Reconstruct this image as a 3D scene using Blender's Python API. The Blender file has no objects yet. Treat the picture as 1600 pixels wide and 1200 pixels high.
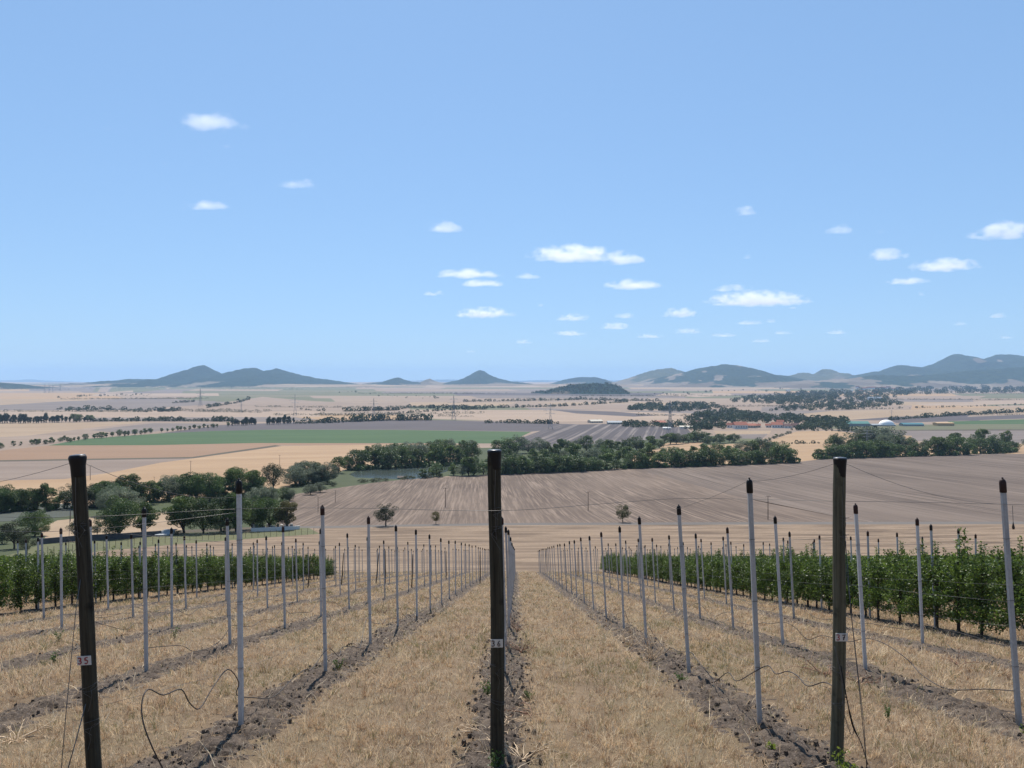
import bpy, math, random
import numpy as np
from mathutils import Vector, Matrix
from mathutils.geometry import delaunay_2d_cdt

SC = bpy.context.scene
COL = SC.collection
R = random.Random(7)
RN = np.random.default_rng(7)

# ---------------------------------------------------------------- camera, sky, sun
EYE = 594.0            # image row of the eye level in the 1600x1200 photograph
F = 1200.0             # focal length in photo pixels
cam_d = bpy.data.cameras.new('camera')
cam = bpy.data.objects.new('camera', cam_d)
COL.objects.link(cam)
cam.location = (0, 0, 0)
cam.rotation_euler = (math.radians(90), 0, 0)
cam_d.sensor_width = 36.0
cam_d.lens = 36.0 * F / 1600.0
cam_d.shift_y = -(600.0 - EYE) / 1600.0
cam_d.clip_start = 0.05
cam_d.clip_end = 80000
SC.camera = cam

SUN_EL = math.radians(50)
SUN_DIR = Vector((-0.13, 0.99, 0)).normalized() * math.cos(SUN_EL) + Vector((0, 0, math.sin(SUN_EL)))
world = bpy.data.worlds.new('World')
SC.world = world
world.use_nodes = True
wn = world.node_tree
sky = wn.nodes.new('ShaderNodeTexSky')
sky.sky_type = 'NISHITA'
sky.sun_disc = False
sky.sun_elevation = SUN_EL
# Nishita: rotation 0 puts the sun towards +Y, positive turns it towards +X
sky.sun_rotation = math.atan2(SUN_DIR.x, SUN_DIR.y)
sky.altitude = 200
sky.air_density = 1.0
sky.dust_density = 0.15
sky.ozone_density = 4.0
bg = wn.nodes['Background']
bg.inputs['Strength'].default_value = 0.15
# the phone's flat rendering of a clear sky: the sky's own gradient, compressed, over the whole world
gm = wn.nodes.new('ShaderNodeGamma'); gm.inputs['Gamma'].default_value = 0.42
tint = wn.nodes.new('ShaderNodeVectorMath'); tint.operation = 'MULTIPLY'; tint.inputs[1].default_value = (.97, 1.36, 1.84)
wn.links.new(sky.outputs[0], gm.inputs['Color']); wn.links.new(gm.outputs[0], tint.inputs[0])
wn.links.new(tint.outputs[0], bg.inputs['Color'])

sun_d = bpy.data.lights.new('sun', 'SUN')
sun_d.energy = 5.0
sun_d.angle = math.radians(0.53)
sun_d.color = (1.0, 0.95, 0.88)
sun = bpy.data.objects.new('sun', sun_d)
COL.objects.link(sun)
sun.rotation_euler = SUN_DIR.to_track_quat('Z', 'Y').to_euler()
SC.view_settings.view_transform = 'Standard'
SC.view_settings.look = 'None'
SC.view_settings.gamma = 1
SC.view_settings.use_curve_mapping = False
SC.view_settings.exposure = 0.5
SC.render.engine = 'CYCLES'
SC.cycles.use_denoising = True
SC.cycles.max_bounces = 8
SC.cycles.volume_bounces = 5
SC.cycles.transparent_max_bounces = 24
SC.render.film_transparent = False

# ---------------------------------------------------------------- terrain: depth of the ground seen at an image row
_KN = [(597.0, 16500), (598, 14500), (600, 11000), (604, 7200), (612, 4300), (625, 2600), (640, 1800), (655, 1380),
       (672, 1040), (695, 770), (715, 560), (740, 420), (775, 300), (820, 205), (860, 145), (892.9, 110.0)]
_kx = np.array([k[0] for k in _KN]); _ky = np.log(np.array([k[1] for k in _KN], float))
def _pchip(x, y):
    h = np.diff(x); dl = np.diff(y) / h
    m = np.zeros_like(y)
    for i in range(1, len(x) - 1):
        if dl[i-1] * dl[i] > 0:
            w1 = 2*h[i] + h[i-1]; w2 = h[i] + 2*h[i-1]
            m[i] = (w1 + w2) / (w1/dl[i-1] + w2/dl[i])
    m[0] = dl[0]; m[-1] = dl[-1]
    return m
_km = _pchip(_kx, _ky)
def depth_at(py):
    """distance along the view of the ground seen at image row py"""
    py = float(py)
    if py > 892.9:
        return 2.1 * F / (py - (EYE + 0.23 * F))
    py = max(py, 597.0)
    i = int(min(max(np.searchsorted(_kx, py) - 1, 0), len(_kx) - 2))
    h = _kx[i+1] - _kx[i]; t = (py - _kx[i]) / h
    v = (_ky[i]*(1+2*t)*(1-t)**2 + _km[i]*h*t*(1-t)**2 + _ky[i+1]*t*t*(3-2*t) + _km[i+1]*h*t*t*(t-1))
    return float(math.exp(v))
_tab_py = np.linspace(597, 892.9, 1500)
_tab_d = np.array([depth_at(p) for p in _tab_py])
def row_of_depth(d):
    return float(np.interp(-d, -_tab_d, _tab_py))
def ground_z(d):
    if d <= 110: return -2.1 - 0.23 * d
    return (EYE - row_of_depth(d)) / F * d
def at(px, py, d=None):
    """point seen at a photo pixel: on the ground, or at distance d"""
    if d is None: d = depth_at(py)
    return Vector(((px - 800) / F * d, d, (EYE - py) / F * d))
def fg(x, y):                       # a point on the orchard slope
    return Vector((x, y, -2.1 - 0.23 * y))

# ---------------------------------------------------------------- materials
def new_mat(name):
    m = bpy.data.materials.new(name); m.use_nodes = True
    nt = m.node_tree
    return m, nt, nt.nodes['Principled BSDF']
def node(nt, t, **kw):
    n = nt.nodes.new(t)
    for k, v in kw.items(): setattr(n, k, v)
    return n
def col(c): return (c[0], c[1], c[2], 1.0)
def noise(nt, vec, scale, detail=4, rough=0.6):
    n = node(nt, 'ShaderNodeTexNoise'); n.inputs['Scale'].default_value = scale
    n.inputs['Detail'].default_value = detail; n.inputs['Roughness'].default_value = rough
    if vec is not None: nt.links.new(vec, n.inputs['Vector'])
    return n.outputs['Fac']
def ramp(nt, fac, lo, hi):
    n = node(nt, 'ShaderNodeMapRange'); n.clamp = True
    nt.links.new(fac, n.inputs['Value'])
    n.inputs['From Min'].default_value = lo; n.inputs['From Max'].default_value = hi
    return n.outputs['Result']
def mix(nt, fac, a, b):
    n = node(nt, 'ShaderNodeMix', data_type='RGBA')
    if isinstance(fac, (int, float)): n.inputs[0].default_value = fac
    else: nt.links.new(fac, n.inputs[0])
    for v, i in ((a, 6), (b, 7)):
        if isinstance(v, (tuple, list)): n.inputs[i].default_value = col(v)
        else: nt.links.new(v, n.inputs[i])
    return n.outputs[2]
def mapping(nt, vec, rot=0.0, scale=(1, 1, 1)):
    # rotate first, then stretch: two mapping nodes
    a = node(nt, 'ShaderNodeMapping'); a.inputs['Rotation'].default_value = (0, 0, rot)
    nt.links.new(vec, a.inputs['Vector'])
    b = node(nt, 'ShaderNodeMapping'); b.inputs['Scale'].default_value = scale
    nt.links.new(a.outputs[0], b.inputs['Vector'])
    return b.outputs[0]
def bump(nt, bsdf, h, strength, dist):
    n = node(nt, 'ShaderNodeBump'); n.inputs['Strength'].default_value = strength; n.inputs['Distance'].default_value = dist
    nt.links.new(h, n.inputs['Height']); nt.links.new(n.outputs[0], bsdf.inputs['Normal'])
def plain_mat(name, c, rough=0.8, var=0.12, scale=8.0, metallic=0.0):
    m, nt, b = new_mat(name)
    tc = node(nt, 'ShaderNodeTexCoord')
    f = noise(nt, tc.outputs['Object'], scale, 5)
    nt.links.new(mix(nt, f, tuple(x*(1-var) for x in c), tuple(min(1, x*(1+var)) for x in c)), b.inputs['Base Color'])
    b.inputs['Roughness'].default_value = rough; b.inputs['Metallic'].default_value = metallic
    b.inputs['Specular IOR Level'].default_value = 0.2
    return m
def field_mat(name, c1, c2, ang=0.0, width=3.0, contrast=1.0, long=60.0, sharp=(0.35, 0.65), pc=None, big=True):
    """soil or stubble with long streaks (tramlines) running at angle ang from the view axis"""
    m, nt, b = new_mat(name)
    tc = node(nt, 'ShaderNodeTexCoord'); g = node(nt, 'ShaderNodeNewGeometry')
    p = g.outputs['Position']
    st = noise(nt, mapping(nt, p, ang, (1/width, 1/long, 0)), 1.0, 3, 0.65)
    f1 = ramp(nt, st, *sharp)
    fine = noise(nt, p, 1.3, 6, 0.75)
    f2 = ramp(nt, fine, 0.3, 0.7)
    if big:
        bg_ = noise(nt, mapping(nt, p, ang, (1/(width*9), 1/(long*2.5), 0)), 1.0, 3, 0.55)
        bgr = ramp(nt, bg_, 0.25, 0.58)
    mu = node(nt, 'ShaderNodeMath', operation='MULTIPLY'); nt.links.new(f1, mu.inputs[0]); mu.inputs[1].default_value = 1.0
    if big: nt.links.new(bgr, mu.inputs[1])
    mu2 = node(nt, 'ShaderNodeMath', operation='MULTIPLY'); nt.links.new(mu.outputs[0], mu2.inputs[0]); mu2.inputs[1].default_value = contrast
    cc = mix(nt, mu2.outputs[0], c1, c2)
    mu3 = node(nt, 'ShaderNodeMath', operation='MULTIPLY'); nt.links.new(f2, mu3.inputs[0]); mu3.inputs[1].default_value = 0.55
    cc = mix(nt, mu3.outputs[0], cc, tuple(x*0.62 for x in c1))
    if pc is not None:
        mid = noise(nt, p, 1/90.0, 4, 0.6)
        cc = mix(nt, ramp(nt, mid, 0.45, 0.62), cc, pc)
    lf = noise(nt, mapping(nt, p, ang, (1/60.0, 1/160.0, 0)), 1.0, 5, 0.65)
    lm = node(nt, 'ShaderNodeMath', operation='MULTIPLY'); nt.links.new(ramp(nt, lf, 0.40, 0.66), lm.inputs[0]); lm.inputs[1].default_value = 0.6
    cc = mix(nt, lm.outputs[0], cc, tuple(0.5*x+0.5*y_ for x, y_ in zip(c2, c1)) if width < 4 else tuple(x*0.80 for x in c1))
    nt.links.new(cc, b.inputs['Base Color'])
    b.inputs['Roughness'].default_value = 0.95; b.inputs['Specular IOR Level'].default_value = 0.1
    return m
def leaf_mat(name, c_dark, c_light, transl=0.35, scale=1.5, rough=0.55, objvar=0.25):
    m, nt, b = new_mat(name)
    g = node(nt, 'ShaderNodeNewGeometry'); oi = node(nt, 'ShaderNodeObjectInfo')
    f = noise(nt, g.outputs['Position'], scale, 3, 0.7)
    c = mix(nt, ramp(nt, f, 0.35, 0.65), c_dark, c_light)
    hs = node(nt, 'ShaderNodeHueSaturation')
    mr = node(nt, 'ShaderNodeMapRange'); nt.links.new(oi.outputs['Random'], mr.inputs['Value'])
    mr.inputs['To Min'].default_value = 1 - objvar; mr.inputs['To Max'].default_value = 1 + objvar
    nt.links.new(mr.outputs[0], hs.inputs['Value']); nt.links.new(c, hs.inputs['Color'])
    nt.links.new(hs.outputs[0], b.inputs['Base Color'])
    b.inputs['Roughness'].default_value = rough; b.inputs['Specular IOR Level'].default_value = 0.25
    tr = node(nt, 'ShaderNodeBsdfTranslucent'); nt.links.new(hs.outputs[0], tr.inputs['Color'])
    ms = node(nt, 'ShaderNodeMixShader'); ms.inputs[0].default_value = transl
    out = nt.nodes['Material Output']
    nt.links.new(b.outputs[0], ms.inputs[1]); nt.links.new(tr.outputs[0], ms.inputs[2]); nt.links.new(ms.outputs[0], out.inputs['Surface'])
    return m

# ---------------------------------------------------------------- mesh helpers
def link_mesh(name, verts, faces, mat=None, parent=None, smooth=False, mats=None, midx=None):
    me = bpy.data.meshes.new(name)
    me.from_pydata([tuple(v) for v in verts], [], faces)
    for m in (mats or [mat]):
        if m is not None: me.materials.append(m)
    if midx is not None: me.polygons.foreach_set('material_index', midx)
    if smooth: me.polygons.foreach_set('use_smooth', [True]*len(me.polygons))
    me.update()
    o = bpy.data.objects.new(name, me); COL.objects.link(o)
    if parent is not None: o.parent = parent
    return o
def np_mesh(name, V, Fc, nper, mats, midx=None, smooth=False):
    """fast mesh from arrays: V (n,3), Fc (m,nper)"""
    me = bpy.data.meshes.new(name)
    n, m = len(V), len(Fc)
    me.vertices.add(n); me.vertices.foreach_set('co', np.ascontiguousarray(V, np.float32).ravel())
    me.loops.add(m*nper); me.loops.foreach_set('vertex_index', np.ascontiguousarray(Fc, np.int32).ravel())
    me.polygons.add(m); me.polygons.foreach_set('loop_start', np.arange(0, m*nper, nper, dtype=np.int32))
    me.polygons.foreach_set('loop_total', np.full(m, nper, dtype=np.int32))
    for mt in mats: me.materials.append(mt)
    if midx is not None: me.polygons.foreach_set('material_index', np.ascontiguousarray(midx, np.int32))
    if smooth: me.polygons.foreach_set('use_smooth', np.ones(m, bool))
    me.update(); me.validate()
    return me
def obj_of(name, me, parent=None):
    o = bpy.data.objects.new(name, me); COL.objects.link(o)
    if parent is not None: o.parent = parent
    return o
def empty(name, loc=(0, 0, 0), rz=0):
    o = bpy.data.objects.new(name, None); o.empty_display_size = 0.2
    o.location = loc; o.rotation_euler = (0, 0, rz); COL.objects.link(o); return o
def tag(o, label=None, cat=None, group=None, kind=None):
    if label: o['label'] = label
    if cat: o['category'] = cat
    if group: o['group'] = group
    if kind: o['kind'] = kind
    return o
def copy_tree(o, parent=None):
    c = o.copy(); COL.objects.link(c); c.parent = parent
    for ch in list(o.children): copy_tree(ch, c)
    return c
def tube_geo(pts, rad, sides=6):
    pts = [Vector(p) for p in pts]
    V, Fc = [], []
    n = len(pts)
    up = Vector((0.123, 0.31, 0.94)).normalized()
    for i, p in enumerate(pts):
        t = (pts[min(i+1, n-1)] - pts[max(i-1, 0)])
        if t.length < 1e-9: t = Vector((0, 0, 1))
        t.normalize()
        a = t.cross(up)
        if a.length < 1e-3: a = t.cross(Vector((1, 0, 0)))
        a.normalize(); b = t.cross(a)
        r = rad[i] if isinstance(rad, (list, tuple)) else rad
        for k in range(sides):
            an = 2*math.pi*k/sides
            V.append(p + a*(r*math.cos(an)) + b*(r*math.sin(an)))
    for i in range(n-1):
        for k in range(sides):
            k2 = (k+1) % sides
            Fc.append((i*sides+k, i*sides+k2, (i+1)*sides+k2, (i+1)*sides+k))
    Fc.append(tuple(range(sides))[::-1]); Fc.append(tuple((n-1)*sides+k for k in range(sides)))
    return V, Fc
class MB:
    def __init__(s): s.V = []; s.F = []
    def add(s, V, Fc):
        o = len(s.V); s.V += [Vector(v) for v in V]; s.F += [tuple(i+o for i in f) for f in Fc]; return s
    def tube(s, pts, rad, sides=6): return s.add(*tube_geo(pts, rad, sides))
    def box(s, c, size, rz=0.0):
        cx, cy, cz = c; x, y, z = size[0]/2, size[1]/2, size[2]/2
        V = []
        for dz in (-z, z):
            for dx, dy in ((-x, -y), (x, -y), (x, y), (-x, y)):
                V.append((cx+dx*math.cos(rz)-dy*math.sin(rz), cy+dx*math.sin(rz)+dy*math.cos(rz), cz+dz))
        return s.add(V, [(3, 2, 1, 0), (4, 5, 6, 7), (0, 1, 5, 4), (1, 2, 6, 5), (2, 3, 7, 6), (3, 0, 4, 7)])
    def lathe(s, prof, c=(0, 0, 0), n=16):
        V, Fc = [], []
        for r, z in prof:
            for k in range(n):
                a = 2*math.pi*k/n; V.append((c[0]+r*math.cos(a), c[1]+r*math.sin(a), c[2]+z))
        m = len(prof)
        for i in range(m-1):
            for k in range(n):
                k2 = (k+1) % n; Fc.append((i*n+k, i*n+k2, (i+1)*n+k2, (i+1)*n+k))
        Fc.append(tuple(range(n))[::-1]); Fc.append(tuple((m-1)*n+k for k in range(n)))
        return s.add(V, Fc)
    def build(s, name, mat, parent=None, smooth=False): return link_mesh(name, s.V, s.F, mat, parent, smooth)
def vnoise(x, y, seed=0):
    """cheap smooth value noise on numpy arrays"""
    xi = np.floor(x).astype(np.int64); yi = np.floor(y).astype(np.int64)
    xf = x - xi; yf = y - yi
    u = xf*xf*(3-2*xf); v = yf*yf*(3-2*yf)
    def h(a, b):
        n = (a*374761393 + b*668265263 + seed*974634777) & 0x7fffffff
        n = ((n ^ (n >> 13)) * 1274126177) & 0x7fffffff
        return ((n ^ (n >> 16)) & 0xffff) / 65535.0
    return (h(xi, yi)*(1-u) + h(xi+1, yi)*u)*(1-v) + (h(xi, yi+1)*(1-u) + h(xi+1, yi+1)*u)*v
def fbm(x, y, seed=0, oct=4):
    s = 0; a = 0.5; f = 1.0
    for i in range(oct):
        s = s + a*vnoise(x*f, y*f, seed+i*17); a *= 0.5; f *= 2.03
    return s

# ---------------------------------------------------------------- the fields: one sheet of ground cut along the field edges
# palette name: (colour, streak colour, angle, width, contrast, length)
T = math.radians
def fm(n, *a, **k): return field_mat(n, *a, **k)
PAL = {
 'straw':   fm('straw_stubble', (.30, .215, .14), (.40, .30, .20), T(70), 9, .8, long=150),
 'golden':  fm('golden_stubble', (.325, .212, .122), (.44, .31, .19), T(62), 9, .9, long=200),
 'pink':    fm('pale_stubble', (.25, .185, .138), (.34, .258, .195), T(80), 30, .9, long=500),
 'pale':    fm('bleached_stubble', (.315, .232, .168), (.41, .31, .23), T(84), 36, .9, long=600),
 'tan':     fm('tan_stubble', (.27, .20, .145), (.35, .27, .20), T(78), 26, .9, long=500),
 'grey':    fm('worn_stubble', (.165, .135, .118), (.25, .205, .175), T(82), 14, 1.0, long=260),
 'ochre':   fm('ochre_field', (.25, .158, .098), (.31, .20, .13), T(86), 9, .8, long=220),
 'greytan': fm('grey_tan_stubble', (.205, .155, .122), (.30, .235, .185), T(86), 7, 1.0, long=160),
 'plough':  fm('ploughed_soil', (.095, .080, .080), (.13, .11, .105), T(84), 12, .8, long=260),
 'striped': fm('striped_soil', (.085, .072, .072), (.25, .21, .185), T(12), 8, 1.0, long=900, sharp=(.50, .58), big=False),
 'brown':   fm('harrowed_field', (.102, .074, .057), (.285, .213, .16), T(-2.8), .85, .95, long=42, sharp=(.45, .62)),
 'brownr':  fm('harrowed_field_dark', (.100, .075, .060), (.245, .19, .15), T(-2.8), 1.5, .95, long=110, sharp=(.44, .62)),
 'near':    fm('mown_stubble', (.110, .076, .052), (.29, .21, .142), T(85), 2.6, 1.0, long=24, sharp=(.40, .56), big=False),
 'green':   fm('green_crop', (.055, .098, .040), (.095, .135, .055), T(80), 16, .8, long=300),
 'olive':   fm('olive_field', (.13, .13, .075), (.18, .165, .10), T(84), 20, .7, long=300),
 'meadow':  fm('dry_meadow', (.10, .105, .05), (.155, .145, .08), T(75), 3, .8, long=30),
 'scrubg':  fm('rough_meadow', (.058, .072, .034), (.10, .105, .055), T(75), 5, .8, long=20),
 'greyg':   fm('grey_fallow', (.075, .082, .068), (.105, .108, .088), T(80), 5, .8, long=60),
 'track':   fm('dirt_track', (.125, .11, .098), (.17, .15, .13), T(88), 1, .5, long=30),
 'line':    fm('field_margin', (.085, .07, .05), (.12, .10, .07), T(88), 2, .5, long=30),
}
def water_mat():
    m, nt, b = new_mat('pond_water')
    g = node(nt, 'ShaderNodeNewGeometry')
    b.inputs['Base Color'].default_value = (.075, .09, .075, 1); b.inputs['Roughness'].default_value = 0.06
    b.inputs['Specular IOR Level'].default_value = 0.6
    bump(nt, b, noise(nt, g.outputs['Position'], 0.6, 4), 0.9, 0.25)
    return m
PAL['water'] = water_mat()

polys = []     # (points, palette, object name, label)
def P(kind, pts, name='field', label=None): polys.append((pts, kind, name, label))
# patchwork of far fields, back to front
rp = random.Random(11)
rows = [597.6, 599.2, 601, 603, 605.4, 608, 611, 614.5, 618.5, 623, 628, 634, 641, 648, 657]
far_kinds = ['pale', 'pink', 'tan', 'grey', 'straw', 'grey', 'olive', 'plough', 'tan', 'pink', 'grey', 'olive', 'golden']
for i in range(len(rows)-1):
    x = -480 + rp.uniform(-80, 80)
    lastk = None
    while x < 2080:
        w = rp.uniform(70, 300) * (0.8 + i*0.06)
        k = rp.choice(far_kinds)
        while k == lastk: k = rp.choice(far_kinds)
        lastk = k
        h = rows[i+1]-rows[i]
        P(k, [(x, rows[i]+rp.uniform(-.2, .2)*h), (min(x+w, 2090), rows[i]+rp.uniform(-.2, .2)*h),
              (min(x+w*1.05, 2090), rows[i+1]+rp.uniform(-.1, .1)*h), (x+rp.uniform(-20, 20), rows[i+1]+rp.uniform(-.1, .1)*h)], 'far_field')
        x += w
# hand-laid fields (photo pixels)
P('olive', [(145, 612), (152, 603.5), (172, 603), (165, 613)]); P('pink', [(152, 613), (158, 604), (172, 603), (168, 613)])
P('olive', [(170, 612), (176, 604), (255, 604), (262, 608), (215, 613)])
P('pale', [(165, 613), (208, 610), (208, 613), (165, 615)])
P('grey', [(-400, 636), (0, 633), (100, 627), (240, 622), (370, 629), (300, 636), (120, 640), (0, 640), (-400, 642)])
P('pink', [(260, 636), (330, 632), (410, 620), (480, 626), (560, 630), (640, 628), (640, 643), (300, 645), (250, 640)])
P('pale', [(-400, 645), (0, 641), (200, 644), (320, 644), (500, 642), (500, 651), (250, 653), (0, 652), (-400, 652)])
P('grey', [(140, 652.5), (460, 651.5), (500, 656), (420, 659), (140, 658)])
P('pale', [(640, 640), (900, 641), (1080, 646), (1080, 657), (870, 659), (690, 655), (620, 651)])
P('plough', [(860, 640), (960, 643), (1030, 649), (990, 651), (900, 646)])
P('pink', [(810, 628), (880, 632), (990, 630), (1040, 641), (960, 641), (860, 638), (780, 636)])
P('pale', [(1040, 618), (1130, 614), (1150, 617.5), (1090, 620.5)])
P('pink', [(1120, 630), (1300, 634), (1280, 640), (1100, 640)])
P('grey', [(1190, 636), (1250, 632), (1255, 640), (1190, 643)])
P('olive', [(1230, 598), (1310, 596), (1330, 600), (1290, 606), (1230, 603)])
P('straw', [(1250, 647), (1300, 642), (1480, 639), (1620, 635), (2090, 630), (2090, 650), (1600, 646), (1400, 651), (1330, 656), (1250, 650)])
P('pale', [(1430, 631), (1600, 625), (1700, 626), (1620, 631), (1450, 634)])
P('plough', [(1390, 656), (1600, 648), (2090, 646), (2090, 658), (1600, 654), (1400, 661)])
P('green', [(1480, 658.5), (1600, 655), (2090, 652), (2090, 662), (1600, 663), (1490, 663)])
P('olive', [(1300, 665), (1360, 664), (1490, 663), (1600, 662.5), (2090, 661), (2090, 670), (1600, 671), (1360, 672.5), (1300, 670)])
P('line', [(1300, 672), (1600, 670.6), (2090, 669), (2090, 671.4), (1600, 672.6), (1300, 674)])
P('grey', [(1280, 674), (1600, 672.6), (2090, 671.4), (2090, 700), (1600, 692), (1400, 688), (1330, 680)])
P('plough', [(1560, 652.6), (1580, 652), (2090, 650), (2090, 651.4), (1600, 653.6)])
# left middle
P('pink', [(-400, 664), (0, 661), (200, 658), (345, 661), (300, 670), (160, 683), (30, 699), (0, 704), (-400, 740)])
P('straw', [(-400, 664), (0, 660.5), (110, 660.5), (235, 658.5), (120, 671), (50, 680), (0, 683), (-400, 690)])
P('grey', [(140, 672), (240, 661), (345, 662), (300, 669), (200, 678)])
P('plough', [(250, 677), (345, 664), (425, 661), (600, 655.5), (690, 656.5), (800, 659.5), (870, 662), (935, 664), (830, 674.5), (620, 671.5), (430, 671)])
P('green', [(75, 696), (130, 686), (250, 677.2), (330, 673.5), (430, 671.2), (620, 671.7), (830, 674.7), (806, 686), (795, 693), (620, 692.5), (400, 692.2), (240, 695.5)])
P('striped', [(785, 703), (806, 687), (870, 664), (960, 662), (1072, 668), (1085, 681), (1000, 692), (940, 703), (860, 706)])
P('ochre', [(-400, 730), (0, 704), (75, 696), (240, 695.5), (400, 692.2), (620, 692.5), (720, 693.5), (600, 696), (430, 696), (300, 714), (0, 719), (-400, 745)])
P('line', [(-400, 745), (0, 719), (300, 714), (430, 695.4), (440, 696.8), (302, 716.2), (0, 721.4), (-400, 748)])
P('greytan', [(-400, 748), (0, 721.4), (302, 716.2), (250, 723), (170, 739), (100, 748.5), (0, 751), (-400, 770)])
P('golden', [(-400, 770), (0, 751), (100, 748.5), (170, 739), (250, 723), (302, 716.2), (440, 696.8), (600, 694.5), (740, 694), (740, 715), (560, 730), (470, 765), (300, 790), (0, 785), (-400, 800)])
# valley floor left
P('scrubg', [(-400, 800), (0, 783), (140, 790), (300, 780), (460, 760), (560, 728), (700, 722), (800, 730), (790, 742), (660, 745), (470, 771), (440, 800), (430, 822), (300, 840), (60, 865), (-400, 900)])
P('greyg', [(-400, 812), (0, 792), (130, 786), (135, 803), (60, 812), (-400, 835)])
P('straw', [(60, 826), (90, 813), (165, 806), (280, 798), (285, 830), (200, 838), (75, 846)])
P('line', [(75, 846), (200, 838), (285, 828), (480, 820), (482, 824), (285, 833), (200, 842), (65, 850)], 'road', 'dark lane under the valley trees')
P('meadow', [(-400, 905), (-100, 885), (0, 872), (65, 851), (200, 843), (285, 834), (425, 830), (480, 823.5), (500, 834), (430, 839), (280, 850), (150, 862), (70, 878), (-60, 892.5), (-400, 892.9)], 'meadow', 'fenced strip of dull green pasture below the lane')
P('scrubg', [(455, 775), (470, 770.5), (560, 757), (640, 748), (700, 744), (690, 738), (560, 745), (500, 755)])
P('water', [(545, 741), (556, 736.5), (590, 733.5), (640, 731), (690, 728.5), (708, 729), (700, 736), (672, 745), (645, 749), (600, 748), (556, 746)], 'water', 'green pond among the willows')
P('water', [(858, 713), (880, 709), (906, 708), (905, 713), (885, 717), (862, 718)], 'water', 'pale corner of a second pond behind the tree belt')
# right middle
P('scrubg', [(740, 742), (740, 700), (860, 698), (960, 692), (1090, 680), (1190, 684), (1180, 694), (1250, 705), (1245, 722), (1000, 730), (800, 740)])
P('golden', [(975, 716), (1000, 703), (1130, 694), (1250, 690), (1350, 691), (1600, 694), (2090, 700), (2090, 712), (1600, 708), (1400, 712), (1300, 716), (1245, 722), (1000, 728)])
P('golden', [(1030, 700), (1040, 692), (1100, 691), (1090, 697)])
P('golden', [(1195, 691), (1245, 674), (1300, 673), (1345, 677), (1425, 681), (1420, 693), (1300, 692), (1200, 693)])
P('straw', [(1115, 673.5), (1205, 673), (1202, 678), (1120, 679)])
P('grey', [(1140, 679), (1200, 678), (1190, 686), (1150, 685)])
P('meadow', [(1150, 685), (1192, 686), (1185, 692), (1150, 692)])
P('golden', [(1580, 703), (1600, 702), (2090, 704), (2090, 716), (1600, 710), (1560, 709)])
# the big harrowed field, the track and the strip of stubble under it
P('brown', [(460, 772), (600, 752), (740, 743), (800, 740), (900, 736), (1000, 730), (1245, 722), (1300, 715.5), (1400, 712.5), (1600, 709), (2090, 700), (2090, 812), (1600, 815), (1240, 815.5), (800, 817), (600, 820), (505, 822), (430, 822), (442, 798)])
P('brownr', [(985, 731), (1000, 730), (1245, 722), (1300, 715.5), (1400, 712.5), (1600, 709), (2090, 700), (2090, 812), (1600, 815), (1350, 815.5), (1150, 775)])
P('track', [(430, 822.5), (505, 822), (600, 820), (800, 817), (1240, 815.5), (1600, 815), (2090, 812), (2090, 816), (1600, 819), (1240, 819.4), (800, 820.6), (600, 823.2), (505, 825.4), (480, 825)], 'road', 'grey dirt track along the foot of the harrowed field')

def pip(x, y, poly):
    c = False; n = len(poly); j = n-1
    for i in range(n):
        xi, yi = poly[i]; xj, yj = poly[j]
        if (yi > y) != (yj > y) and x < (xj-xi)*(y-yi)/(yj-yi)+xi: c = not c
        j = i
    return c
SY = 6.0
cv, ce = [], []
LO, HI = 597.0, 892.9
grows = [597.0, 598, 599, 600, 601.5, 603, 605, 607, 609, 612, 615, 618, 622, 626, 630, 635, 640, 645, 650, 656, 662, 668, 675, 682, 690] + list(np.arange(698, 892, 8.0)) + [892.9]
gcols = list(np.arange(-500, 2101, 50.0))
for j, py in enumerate(grows):
    for i, px in enumerate(gcols):
        edge = i in (0, len(gcols)-1) or j in (0, len(grows)-1)
        jx = 0 if edge else RN.uniform(-4, 4); jy = 0 if edge else RN.uniform(-.15, .15)
        cv.append(Vector((px+jx, (py+jy)*SY)))
nb = len(polys)
ppolys = []
for pts, k, nm, lb in polys:
    pp = [(min(max(x, -499.0), 2099.0), min(max(y, LO+.05), HI-.02)) for x, y in pts]
    ppolys.append(pp)
    o = len(cv)
    for x, y in pp: cv.append(Vector((x, y*SY)))
    for i in range(len(pp)): ce.append((o+i, o+(i+1) % len(pp)))
res = delaunay_2d_cdt(cv, ce, [], 0, 1e-4)
rv, rf = res[0], res[2]
P3 = [at(v.x, v.y/SY) for v in rv]
bb = [(min(p[0] for p in q), max(p[0] for p in q), min(p[1] for p in q), max(p[1] for p in q)) for q in ppolys]
buckets = {}
for f in rf:
    cx = sum(rv[i].x for i in f)/3; cy = sum(rv[i].y for i in f)/3/SY
    hit = -1
    for k in range(nb-1, -1, -1):
        b = bb[k]
        if b[0] <= cx <= b[1] and b[2] <= cy <= b[3] and pip(cx, cy, ppolys[k]): hit = k; break
    if hit == -1: key = ('near' if cy > 800 else 'pink', 'ground')
    elif polys[hit][2] == 'far_field': key = (polys[hit][1], 'field')
    elif polys[hit][2] == 'field': key = (polys[hit][1], 'field')
    else: key = (polys[hit][1], polys[hit][2]+'#'+str(hit))
    buckets.setdefault(key, []).append(f)
FIELD_LABEL = {'near': 'strip of pale mown stubble below the orchard', 'brown': 'wide harrowed brown field with light straw lines',
  'brownr': 'darker right part of the harrowed brown field', 'green': 'flat green crop fields', 'golden': 'golden stubble fields beside the tree belts'}
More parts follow.
